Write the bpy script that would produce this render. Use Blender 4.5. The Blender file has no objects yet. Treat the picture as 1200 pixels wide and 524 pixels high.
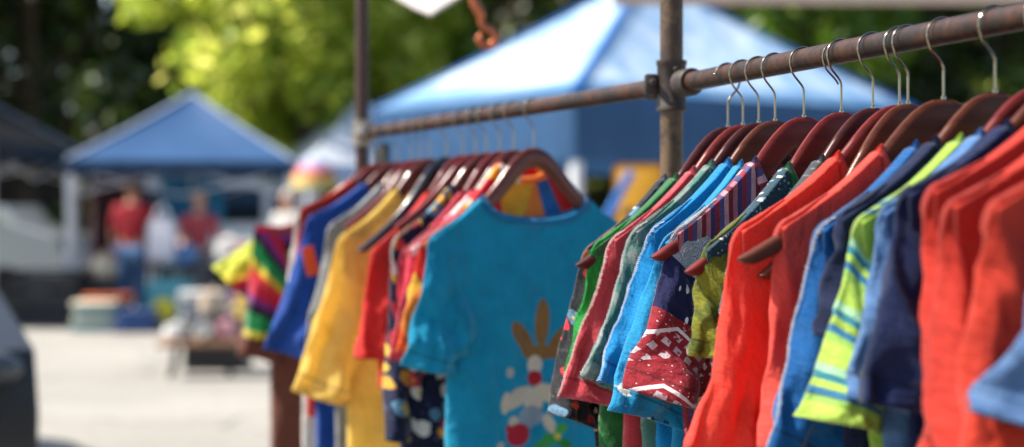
import bpy, bmesh, math, random
import numpy as np
from mathutils import Vector, Matrix, noise

random.seed(7)
S = bpy.context.scene
COL = S.collection
R = math.radians
EYE, F, HZ = 1.21, 2000.0, 262.0          # eye height, focal length in photo pixels, horizon row


def at(px, py, Y):
    """photo pixel at distance Y -> point in metres"""
    return Vector(((px - 600) / F * Y, Y, EYE - (py - HZ) / F * Y))


def rgb(h):
    v = [int(h[i:i + 2], 16) / 255 for i in (0, 2, 4)]
    return tuple(c / 12.92 if c <= .04045 else ((c + .055) / 1.055) ** 2.4 for c in v) + (1,)


# ------------------------------------------------------------------ objects
def tag(o, label=None, cat=None, group=None, kind=None):
    if label: o['label'] = label
    if cat: o['category'] = cat
    if group: o['group'] = group
    if kind: o['kind'] = kind
    return o


def empty(name, loc=(0, 0, 0), rz=0.0):
    o = bpy.data.objects.new(name, None)
    COL.objects.link(o)
    o.location = loc
    o.rotation_euler = (0, 0, rz)
    o.empty_display_size = .05
    return o


def link(name, me, mats, parent=None, smooth=True, loc=None):
    o = bpy.data.objects.new(name, me)
    COL.objects.link(o)
    for m in (mats if isinstance(mats, (list, tuple)) else [mats]):
        me.materials.append(m)
    if smooth and len(me.polygons):
        me.polygons.foreach_set('use_smooth', [True] * len(me.polygons))
    if parent is not None: o.parent = parent
    if loc is not None: o.location = loc
    return o


class MB:
    """collects faces, then becomes one mesh object"""
    def __init__(self):
        self.v, self.f, self.m = [], [], []

    def add(self, vs, fs, mi=0):
        b = len(self.v)
        self.v.extend([tuple(p) for p in vs])
        self.f.extend([tuple(b + i for i in q) for q in fs])
        self.m.extend([mi] * len(fs))

    def box(self, c, s, rz=0.0, mi=0, bev=0.0, mat=None):
        bm = bmesh.new()
        bmesh.ops.create_cube(bm, size=1)
        bmesh.ops.scale(bm, vec=s, verts=bm.verts)
        if bev:
            bmesh.ops.bevel(bm, geom=bm.edges[:], offset=bev, segments=2, affect='EDGES', profile=.5)
        M = Matrix.Translation(c) @ (mat if mat is not None else Matrix.Rotation(rz, 4, 'Z'))
        bm.transform(M)
        self.bm(bm, mi)

    def bm(self, bm, mi=0):
        bm.verts.ensure_lookup_table()
        bm.verts.index_update()
        self.add([v.co for v in bm.verts], [[v.index for v in f.verts] for f in bm.faces], mi)
        bm.free()

    def tube(self, pts, rad, n=10, mi=0, cap=True, flat=1.0):
        pts = [Vector(p) for p in pts]
        rads = rad if isinstance(rad, (list, tuple)) else [rad] * len(pts)
        rings, prev = [], None
        for i, p in enumerate(pts):
            t = (pts[min(i + 1, len(pts) - 1)] - pts[max(i - 1, 0)]).normalized()
            if prev is None:
                a = Vector((0, 0, 1)) if abs(t.z) < .9 else Vector((0, 1, 0))
                nx = t.cross(a).normalized()
            else:
                nx = (prev - t * prev.dot(t)).normalized()
            prev = nx
            ny = t.cross(nx)
            rings.append([p + (nx * math.cos(2 * math.pi * k / n) + ny * math.sin(2 * math.pi * k / n) * flat) * rads[i] for k in range(n)])
        vs = [q for r in rings for q in r]
        fs = []
        for i in range(len(rings) - 1):
            for k in range(n):
                fs.append((i * n + k, i * n + (k + 1) % n, (i + 1) * n + (k + 1) % n, (i + 1) * n + k))
        if cap:
            fs.append(tuple(range(n))[::-1])
            fs.append(tuple((len(rings) - 1) * n + k for k in range(n)))
        self.add(vs, fs, mi)

    def lathe(self, prof, c=(0, 0, 0), n=20, mi=0, M=None):
        c = Vector(c)
        vs = []
        for r, z in prof:
            for k in range(n):
                a = 2 * math.pi * k / n
                p = Vector((r * math.cos(a), r * math.sin(a), z))
                vs.append((M @ p if M is not None else p) + c)
        fs = []
        for i in range(len(prof) - 1):
            for k in range(n):
                fs.append((i * n + k, i * n + (k + 1) % n, (i + 1) * n + (k + 1) % n, (i + 1) * n + k))
        fs.append(tuple(range(n))[::-1])
        fs.append(tuple((len(prof) - 1) * n + k for k in range(n)))
        self.add(vs, fs, mi)

    def ball(self, c, s, mi=0, sub=2):
        bm = bmesh.new()
        bmesh.ops.create_icosphere(bm, subdivisions=sub, radius=1)
        bmesh.ops.scale(bm, vec=s if hasattr(s, '__len__') else (s, s, s), verts=bm.verts)
        bmesh.ops.translate(bm, vec=c, verts=bm.verts)
        self.bm(bm, mi)

    def build(self, name, mats, parent=None, smooth=False, loc=None):
        me = bpy.data.meshes.new(name)
        me.from_pydata(self.v, [], self.f)
        me.polygons.foreach_set('material_index', self.m)
        o = link(name, me, mats, parent, False, loc)
        if smooth:
            me.polygons.foreach_set('use_smooth', [True] * len(me.polygons))
            me.set_sharp_from_angle(angle=R(40))
        me.update()
        return o


# ------------------------------------------------------------------ materials
class G:
    def __init__(self, name):
        self.mat = bpy.data.materials.new(name)
        self.mat.use_nodes = True
        self.t = self.mat.node_tree
        self.t.nodes.clear()
        self.out = self.t.nodes.new('ShaderNodeOutputMaterial')

    def n(self, typ, ins=None, **props):
        nd = self.t.nodes.new(typ)
        for k, v in props.items(): setattr(nd, k, v)
        for k, v in (ins or {}).items(): self.set(nd.inputs[k], v)
        return nd

    def set(self, sock, v):
        if hasattr(v, 'is_output') or isinstance(v, bpy.types.NodeSocket):
            self.t.links.new(v, sock)
        else:
            if isinstance(v, tuple) and len(v) == 4 and len(sock.default_value) == 3: v = v[:3]
            sock.default_value = v

    def math(self, op, a, b=0.0, c=None, clamp=False):
        nd = self.n('ShaderNodeMath', operation=op, use_clamp=clamp)
        self.set(nd.inputs[0], a); self.set(nd.inputs[1], b)
        if c is not None: self.set(nd.inputs[2], c)
        return nd.outputs[0]

    def mix(self, f, a, b):
        nd = self.n('ShaderNodeMix', data_type='RGBA')
        self.set(nd.inputs[0], f); self.set(nd.inputs[6], a); self.set(nd.inputs[7], b)
        return nd.outputs[2]

    def mul(self, col, f):
        nd = self.n('ShaderNodeMix', data_type='RGBA', blend_type='MULTIPLY')
        self.set(nd.inputs[0], 1.0); self.set(nd.inputs[6], col); self.set(nd.inputs[7], f)
        return nd.outputs[2]

    def noise(self, vec, scale, detail=3, rough=.5):
        nd = self.n('ShaderNodeTexNoise', {'Scale': scale, 'Detail': detail, 'Roughness': rough})
        if vec is not None: self.set(nd.inputs['Vector'], vec)
        return nd

    def ramp(self, f, stops, interp='LINEAR'):
        nd = self.n('ShaderNodeValToRGB')
        cr = nd.color_ramp
        cr.interpolation = interp
        while len(cr.elements) < len(stops): cr.elements.new(.5)
        for e, (p, c) in zip(cr.elements, stops):
            e.position = p
            e.color = c if len(c) == 4 else tuple(c) + (1,)
        self.set(nd.inputs[0], f)
        return nd.outputs[0]

    def obj(self):
        return self.n('ShaderNodeTexCoord').outputs['Object']

    def done(self, sh):
        self.t.links.new(sh, self.out.inputs['Surface'])
        return self.mat


def grey(v): return (v, v, v, 1)


def solid(name, col, rough=.5, metal=0.0, var=.12, scale=12.0, bump=.0, coat=0.0, spec=.5):
    g = G(name)
    if isinstance(col, str): col = rgb(col)
    o = g.obj()
    nz = g.noise(o, scale, 4, .6).outputs['Fac']
    c = g.mul(col, g.ramp(nz, [(.25, grey(1 - var)), (.75, grey(1 + var * .5))]))
    p = g.n('ShaderNodeBsdfPrincipled', {'Base Color': c, 'Metallic': metal, 'Coat Weight': coat, 'Specular IOR Level': spec})
    g.set(p.inputs['Roughness'], g.math('MULTIPLY_ADD', nz, .2, rough - .1))
    if bump:
        b = g.n('ShaderNodeBump', {'Strength': bump, 'Distance': .002, 'Height': g.noise(o, scale * 8, 4, .6).outputs['Fac']})
        g.set(p.inputs['Normal'], b.outputs[0])
    return g.done(p.outputs[0])


def fabric(name, base, trans=.3, pattern=None, sheen=.35, weave=2400.0, rough=.85, fade=.15, knit=False):
    """cloth: two sided, slightly translucent, woven; UV 'M' is in metres on the cloth, UV 'N' runs 0..1 over the piece"""
    g = G(name)
    M = g.n('ShaderNodeUVMap', uv_map='cloth_metres').outputs[0]
    N = g.n('ShaderNodeUVMap', uv_map='cloth_unit').outputs[0]
    c = rgb(base) if isinstance(base, str) else base
    if pattern is not None:
        c = pattern(g, M, N, c)
    n1 = g.noise(M, 26, 4, .6).outputs['Fac']
    n2 = g.noise(M, 420, 2, .6).outputs['Fac']
    c = g.mul(c, g.ramp(n1, [(.3, grey(1 - fade)), (.7, grey(1.0 + fade * .4))]))
    c = g.mul(c, g.ramp(n2, [(.3, grey(.86)), (.7, grey(1.1))]))
    sx = g.n('ShaderNodeSeparateXYZ', {0: M})
    k = 2.2 if knit else 1.0
    wx = g.math('SINE', g.math('MULTIPLY', sx.outputs[0], weave * 2.2 / k))
    wy = g.math('SINE', g.math('MULTIPLY', sx.outputs[1], weave * 2.2 / k))
    hgt = g.math('ADD', g.math('MULTIPLY', wx, wy), g.math('MULTIPLY', n2, 1.5))
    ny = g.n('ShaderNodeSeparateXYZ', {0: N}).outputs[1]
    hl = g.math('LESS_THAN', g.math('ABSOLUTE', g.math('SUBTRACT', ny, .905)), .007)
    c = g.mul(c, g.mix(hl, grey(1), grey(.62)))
    crease = g.n('ShaderNodeTexNoise', {'Vector': g.n('ShaderNodeMapping', {'Vector': M, 'Rotation': (0, 0, .25), 'Scale': (1, .42, 1)}).outputs[0], 'Scale': 24.0, 'Detail': 2.5, 'Roughness': .5, 'Distortion': .9})
    cr2 = g.noise(M, 55, 3, .6)
    b0 = g.n('ShaderNodeBump', {'Strength': .7, 'Distance': .020, 'Height': g.math('ADD', crease.outputs['Fac'], g.math('SUBTRACT', g.math('MULTIPLY', cr2.outputs['Fac'], .4), g.math('MULTIPLY', hl, .25)))})
    b1 = g.n('ShaderNodeBump', {'Strength': .55 if knit else .35, 'Distance': .0007 if knit else .0003, 'Height': hgt, 'Normal': b0.outputs[0]})
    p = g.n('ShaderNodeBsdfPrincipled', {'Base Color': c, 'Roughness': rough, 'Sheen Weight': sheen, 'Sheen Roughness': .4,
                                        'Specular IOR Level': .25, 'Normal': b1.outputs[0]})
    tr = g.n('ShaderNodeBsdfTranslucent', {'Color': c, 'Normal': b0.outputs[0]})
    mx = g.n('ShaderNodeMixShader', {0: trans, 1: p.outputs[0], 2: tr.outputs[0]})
    return g.done(mx.outputs[0])


# patterns: functions (g, M, N, base) -> colour
def stripes(cols, period, axis=1, offset=0.0, which='M'):
    def f(g, M, N, c):
        s = g.n('ShaderNodeSeparateXYZ', {0: M if which == 'M' else N}).outputs[axis]
        s = g.math('FRACT', g.math('MULTIPLY_ADD', s, 1.0 / period, offset))
        k = len(cols)
        return g.ramp(s, [(i / k, rgb(h)) for i, h in enumerate(cols)], 'CONSTANT')
    return f


def floral(cols, scale=38.0, cover=.42, leaf='2f6b3a'):
    def f(g, M, N, c):
        wob = g.noise(M, 60, 2)
        v = g.n('ShaderNodeVectorMath', {0: M, 1: g.n('ShaderNodeVectorMath', {0: wob.outputs['Color'], 1: (.012, .012, .012)}, operation='MULTIPLY').outputs[0]}, operation='ADD').outputs[0]
        vo = g.n('ShaderNodeTexVoronoi', {'Vector': v, 'Scale': scale, 'Randomness': .95})
        rnd = g.n('ShaderNodeSeparateXYZ', {0: vo.outputs['Color']}).outputs[0]
        k = len(cols)
        fc = g.ramp(rnd, [(i / k, rgb(h)) for i, h in enumerate(cols)], 'CONSTANT')
        vo2 = g.n('ShaderNodeTexVoronoi', {'Vector': v, 'Scale': scale * 2.1, 'Randomness': 1.0})
        lf = g.math('LESS_THAN', vo2.outputs['Distance'], cover * .55)
        out = g.mix(lf, c, rgb(leaf))
        d = vo.outputs['Distance']
        out = g.mix(g.math('LESS_THAN', d, cover), out, fc)
        out = g.mix(g.math('LESS_THAN', d, cover * .28), out, rgb('e9c33c'))
        return out
    return f


def patches(cols, scale):
    def f(g, M, N, c):
        mp = g.n('ShaderNodeMapping', {'Vector': M, 'Rotation': (0, 0, .6), 'Scale': (1.3, .7, 1)})
        vo = g.n('ShaderNodeTexVoronoi', {'Vector': mp.outputs[0], 'Scale': scale})
        rnd = g.n('ShaderNodeSeparateXYZ', {0: vo.outputs['Color']}).outputs[0]
        return g.ramp(rnd, [(i / len(cols), rgb(h)) for i, h in enumerate(cols)], 'CONSTANT')
    return f


def dashes(fg, scale=70.0, size=.2):
    def f(g, M, N, c):
        mp = g.n('ShaderNodeMapping', {'Vector': M, 'Rotation': (0, 0, .5), 'Scale': (1.0, .45, 1)})
        vo = g.n('ShaderNodeTexVoronoi', {'Vector': mp.outputs[0], 'Scale': scale, 'Randomness': .8})
        return g.mix(g.math('LESS_THAN', vo.outputs['Distance'], size), c, rgb(fg))
    return f


def bandana(g, M, N, c):
    """grey knit top, navy middle with pale dashes, red bandana foot with white framed motifs"""
    sep = g.n('ShaderNodeSeparateXYZ', {0: M})
    wob = g.math('MULTIPLY', g.math('PINGPONG', sep.outputs[0], .035), .55)
    v = g.math('ADD', sep.outputs[1], g.math('MULTIPLY', sep.outputs[0], .12))
    navy = dashes('dfe3ea', 92, .25)(g, M, N, rgb('161b48'))
    red = rgb('8f1f2b')
    br = g.n('ShaderNodeTexBrick', {'Vector': g.n('ShaderNodeMapping', {'Vector': M, 'Rotation': (0, 0, -.35)}).outputs[0], 'Scale': 1.0, 'Mortar Size': .0035, 'Brick Width': .016, 'Row Height': .015,
                                   'Color1': rgb('d9ccd0'), 'Color2': rgb('b8a2ab'), 'Mortar': red})
    vo = g.n('ShaderNodeTexVoronoi', {'Vector': M, 'Scale': 150})
    motif = g.mix(g.math('LESS_THAN', vo.outputs['Distance'], .3), br.outputs['Color'], rgb('a5384a'))
    z = g.math('FRACT', g.math('MULTIPLY', g.math('ADD', v, wob), 13.0))
    redp = g.mix(g.math('GREATER_THAN', z, .5), g.mix(g.math('LESS_THAN', vo.outputs['Distance'], .16), red, rgb('cbb9c0')), motif)
    redp = g.mix(g.math('LESS_THAN', g.math('ABSOLUTE', g.math('SUBTRACT', z, .5)), .035), redp, rgb('e4dde0'))
    knit = g.mix(g.math('GREATER_THAN', g.n('ShaderNodeTexWave', {'Vector': M, 'Scale': 110, 'Distortion': 14, 'Detail': 2}).outputs['Fac'], .6), rgb('8d9098'), rgb('c9cbd0'))
    out = g.mix(g.math('GREATER_THAN', v, .094), knit, navy)
    return g.mix(g.math('GREATER_THAN', v, .160), out, redp)


def fleck(cols, scale=160):
    def f(g, M, N, c):
        vo = g.n('ShaderNodeTexVoronoi', {'Vector': M, 'Scale': scale})
        rnd = g.n('ShaderNodeSeparateXYZ', {0: vo.outputs['Color']}).outputs[0]
        k = len(cols)
        fc = g.ramp(rnd, [(i / k, rgb(h)) for i, h in enumerate(cols)], 'CONSTANT')
        return g.mix(g.math('LESS_THAN', vo.outputs['Distance'], .33), c, fc)
    return f


def denim(g, M, N, c):
    mp = g.n('ShaderNodeMapping', {'Vector': M, 'Rotation': (0, 0, .8)})
    w = g.n('ShaderNodeTexWave', {'Vector': mp.outputs[0], 'Scale': 420, 'Distortion': 1.5})
    n = g.noise(M, 22, 5, .65).outputs['Fac']
    c2 = g.mix(g.ramp(n, [(.42, grey(0)), (.72, grey(.5))]), c, rgb('7f9fc6'))
    return g.mix(g.math('MULTIPLY', w.outputs['Fac'], .16), c2, rgb('b9cce2'))


def blotch(other, scale=24, lo=.52):
    def f(g, M, N, c):
        n = g.noise(M, scale, 3, .5).outputs['Fac']
        return g.mix(g.ramp(n, [(lo, grey(0)), (lo + .03, grey(1))]), c, rgb(other))
    return f


# ------------------------------------------------------------------ shared materials
def pipe_metal(name, a, b, rough):
    g = G(name)
    o = g.obj()
    n1 = g.noise(o, 14, 6, .65).outputs['Fac']
    n2 = g.noise(o, 90, 4, .6).outputs['Fac']
    mp = g.n('ShaderNodeMapping', {'Vector': o, 'Scale': (1, 1, .08)})
    n3 = g.noise(mp.outputs[0], 130, 3, .6).outputs['Fac']
    f = g.math('ADD', g.math('MULTIPLY', n1, .6), g.math('MULTIPLY', n2, .4))
    c = g.mix(g.ramp(f, [(.44, grey(0)), (.56, grey(1))]), rgb(a), rgb(b))
    c = g.mul(c, g.ramp(n3, [(.3, grey(.75)), (.7, grey(1.15))]))
    bm = g.n('ShaderNodeBump', {'Strength': .35, 'Distance': .0012, 'Height': g.math('ADD', n2, n3)})
    p = g.n('ShaderNodeBsdfPrincipled', {'Base Color': c, 'Metallic': .25, 'Normal': bm.outputs[0]})
    g.set(p.inputs['Roughness'], g.math('MULTIPLY_ADD', n2, .35, rough - .12))
    return g.done(p.outputs[0])


RUST = pipe_metal('rusty_pipe', '43240f', '1d120c', .48)
POSTM = pipe_metal('weathered_post', '3a2a1d', '5c4832', .5)
CLAMPM = pipe_metal('cast_clamp', '3a2f29', '2a221e', .55)
WIRE = solid('hook_wire', '8d8474', .16, 1.0, .25, 60)


def wood(name, a, b, rough=.3, coat=.5, spec=.5, cior=1.5):
    g = G(name)
    mp = g.n('ShaderNodeMapping', {'Vector': g.obj(), 'Scale': (3, 40, 40)})
    n = g.noise(mp.outputs[0], 3.0, 5, .6).outputs['Fac']
    c = g.mix(g.ramp(n, [(.35, grey(0)), (.65, grey(1))]), rgb(a), rgb(b))
    p = g.n('ShaderNodeBsdfPrincipled', {'Base Color': c, 'Roughness': rough, 'Coat Weight': coat, 'Coat IOR': cior, 'Specular IOR Level': spec, 'Coat Roughness': .10,
                                        'Normal': g.n('ShaderNodeBump', {'Strength': .12, 'Distance': .001, 'Height': n}).outputs[0]})
    return g.done(p.outputs[0])


MAHOG = [wood('mahogany_dark', '34110c', '451711', .42, .04, .25), wood('mahogany_red', '551510', '6a1e15', .42, .05, .25), wood('mahogany_brown', '47200f', '592b17', .42, .04, .25)]
MAHOG_FAR = [wood('mahogany_far', '4a1c10', '5c2413', .26, .35, .3, 1.5), wood('mahogany_far_red', '56140e', '671a12', .26, .35, .3, 1.5)]
PALEWOOD = wood('pale_hanger', '9c7d62', 'b99c80', .4, .2)
BLACKP = solid('black_plastic', '16161a', .18, 0, .05, 20, coat=.5)
WHITEP = solid('white_plastic', 'd8d2d6', .35, 0, .04, 20)
THREAD = solid('white_thread', 'efe9e4', .8, 0, .08, 300)

# ------------------------------------------------------------------ hangers
FX = [0, .015, .03, .05, .08, .12, .16, .20, .26]
FZ = [0, .002, .010, .030, .068, .104, .132, .157, .190]


def drop(x):
    return float(np.interp(abs(x), FXS, FZS))


_xs = np.linspace(-.3, .3, 241)
_zs = np.interp(np.abs(_xs), FX, FZ)
for _ in range(3):
    _zs = np.convolve(np.pad(_zs, 3, mode='edge'), np.ones(7) / 7, mode='valid')
_zs -= _zs[120]
FXS, FZS = _xs[120:], _zs[120:]
APEX = -.070

RAILS = {'near': dict(x0=1.02, k=-.317, ang=math.atan2(.302, .953), c=.953, s=.302),
         'far': dict(x0=1.28, k=-.4226, ang=math.atan2(.389, .921), c=.921, s=.389)}
RAILZ = 1.4109
PIPE_R = .0135


def rail_pt(rail, Z):
    r = RAILS[rail]
    return Vector((r['x0'] + r['k'] * Z, Z, RAILZ))


def fit(rail, Z, px, py):
    """half width and drop factor that put a shoulder tip at a measured place"""
    r = RAILS[rail]
    k = (px - 600) / F
    w = (r['x0'] + r['k'] * Z - k * Z) / (r['c'] - r['s'] * k)
    Zt = Z - r['s'] * w
    z = EYE - (py - HZ) / F * Zt
    d = (RAILZ + APEX - z) / drop(w)
    return w, d


def make_hanger(rail, Z, w, d, label, mat, yaw=0.0, flip=False, thick=.011, group='wooden hangers on the pipe rail', bar=True, double=False):
    root = empty('clothes_hanger', rail_pt(rail, Z), RAILS[rail]['ang'] + R(yaw))
    tag(root, label, 'clothes hanger', group)
    # wooden bar
    xs = sorted(set([round(-w + 2 * w * i / 40, 6) for i in range(41)] + [round(sg_ * w * (1 - .07 * (q / 8) ** 2), 6) for sg_ in (-1, 1) for q in range(9)]))
    n = len(xs) - 1
    vs, fs = [], []
    prof = 14
    for i in range(n + 1):
        x = xs[i]
        a = abs(x) / w
        zt = APEX - d * drop(x)
        h = .036 * (1 - a) + .0135 * a
        cap = 1.0 if a < .93 else math.sqrt(max(0.01, 1 - ((a - .93) / .0705) ** 2))
        h *= cap
        th = (.25 + .75 * cap) * (thick if rail == 'near' else .015) * (1 + (.5 if rail == 'near' else .2) * a)
        yc = -.012 * min(1.6, (x / .2) ** 2)
        slope = d * (drop(abs(x) + .004) - drop(max(0, abs(x) - .004))) / (.004 + min(abs(x), .004))
        nx = math.copysign(slope, x) / math.hypot(1, slope) if abs(x) > .003 else 0
        nz = 1 / math.hypot(1, slope)
        zc, xc = zt - h / 2 * nz, x - h / 2 * nx
        for k in range(prof):
            an = 2 * math.pi * k / prof
            cy, cz = math.cos(an), math.sin(an)
            ro = .72 if rail == 'near' else .9
            cy = math.copysign(abs(cy) ** ro, cy); cz = math.copysign(abs(cz) ** ro, cz)
            vs.append((xc + nx * cz * h / 2, yc + cy * th / 2, zc + nz * cz * h / 2))
    for i in range(n):
        for k in range(prof):
            fs.append((i * prof + k, i * prof + (k + 1) % prof, (i + 1) * prof + (k + 1) % prof, (i + 1) * prof + k))
    fs.append(tuple(range(prof))[::-1]); fs.append(tuple(n * prof + k for k in range(prof)))
    mb = MB(); mb.add(vs, fs)
    mb.build('wooden_bar', mat, root, True)
    # hook: wraps over the rail, swings out on the camera's left and comes back to the stem
    mb = MB()
    wr = .00140
    Rr = .0190
    cz = PIPE_R + wr - Rr
    sg = -1 if not flip else 1
    pts = []
    for a in np.linspace(12, 205, 30):
        pts.append((-sg * Rr * math.cos(R(a)) , 0, cz + Rr * math.sin(R(a))))
    if not flip:
        x0, z0 = pts[-1][0], pts[-1][2]
    ex, _, ez = pts[-1]
    for t in np.linspace(.12, 1, 12):
        s = min(1, t / .66); s = s * s * (3 - 2 * s)
        pts.append((ex * (1 - s) + (1 - s) * t * ex * -.10, 0, ez + (APEX + .017 - ez) * t))
    pts.append((0, 0, APEX - .004))
    mb.tube(pts, wr, 8)
    mb.ball(pts[0], .0026, 0, 2)
    mb.lathe([(.0024, -.003), (.0028, .0), (.0022, .002)], (0, 0, APEX + .001), 12)
    if double:
        p2 = [(x * 1.16 + .002, .006 + .001 * i / 10, z * .97 - .0015) for i, (x, y, z) in enumerate(pts[:-6])]
        mb.tube(p2, wr * .9, 8)
    mb.build('hook', WIRE, root, True)
    return root


# ------------------------------------------------------------------ garments
def fbm(x, y, z=0.0):
    return noise.fractal(Vector((x, y, z)), .6, 2.1, 3, noise_basis='PERLIN_ORIGINAL')


def sm(a, b, x):
    t = min(1, max(0, (x - a) / (b - a)))
    return t * t * (3 - 2 * t)


def sheet(name, P, UVM, UVN, mat, parent, loops_closed, thick=.0016, fuzz=None):
    """P: rows x cols points; a cloth tube if loops_closed"""
    rows, cols = len(P), len(P[0])
    vs = [p for r in P for p in r]
    fs, lm, ln = [], [], []
    cc = cols if loops_closed else cols - 1
    for i in range(rows - 1):
        for j in range(cc):
            a, b = (i, j), (i, (j + 1) % cols)
            c, d = (i + 1, (j + 1) % cols), (i + 1, j)
            fs.append((i * cols + j, i * cols + (j + 1) % cols, (i + 1) * cols + (j + 1) % cols, (i + 1) * cols + j))
            for (q, s) in (a, b, c, d):
                lm.append(UVM[q][s]); ln.append(UVN[q][s])
    nf = len(fs)
    if fuzz:
        rnd = random.Random(fuzz[0])
        for _ in range(fuzz[1]):
            i = rnd.randrange(1, rows - 1)
            j = rnd.choice(fuzz[2]) % cols
            p = Vector(P[i][j]); q = Vector(P[i][(j + 1) % cols]); r_ = Vector(P[i + 1][j])
            base = p + (q - p) * rnd.random() + (r_ - p) * rnd.random()
            nrm = (q - p).cross(r_ - p)
            if nrm.length < 1e-12: continue
            nrm.normalize()
            dirv = (nrm * rnd.choice((1, 1, -1)) * .8 + Vector((rnd.uniform(-1, .3), rnd.uniform(-.6, .6), rnd.uniform(-.6, .9))) * .8).normalized()
            ln_ = rnd.uniform(.0015, .0042) if rnd.random() < .985 else rnd.uniform(.005, .009)
            sd = dirv.cross(Vector((rnd.random(), rnd.random(), rnd.random()))).normalized() * .00024
            b = len(vs)
            mid = base + dirv * ln_ * .55 + Vector((rnd.uniform(-1, 1), rnd.uniform(-1, 1), rnd.uniform(-1, 1))) * ln_ * .25
            vs += [tuple(base - sd), tuple(base + sd), tuple(mid + sd * .7), tuple(mid - sd * .7), tuple(base + dirv * ln_)]
            fs += [(b, b + 1, b + 2, b + 3), (b + 3, b + 2, b + 4)]
            for _k in range(7):
                lm.append(UVM[i][j]); ln.append(UVN[i][j])
    me = bpy.data.meshes.new(name)
    me.from_pydata(vs, [], fs)
    u1 = me.uv_layers.new(name='cloth_metres'); u2 = me.uv_layers.new(name='cloth_unit')
    u1.data.foreach_set('uv', np.array(lm, dtype=np.float32).ravel())
    u2.data.foreach_set('uv', np.array(ln, dtype=np.float32).ravel())
    me.update()
    o = link(name, me, mat, parent)
    return o


def bez(p0, p1, p2, t):
    return [(1 - t) ** 2 * a + 2 * t * (1 - t) * b + t * t * c for a, b, c in zip(p0, p1, p2)]


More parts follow.
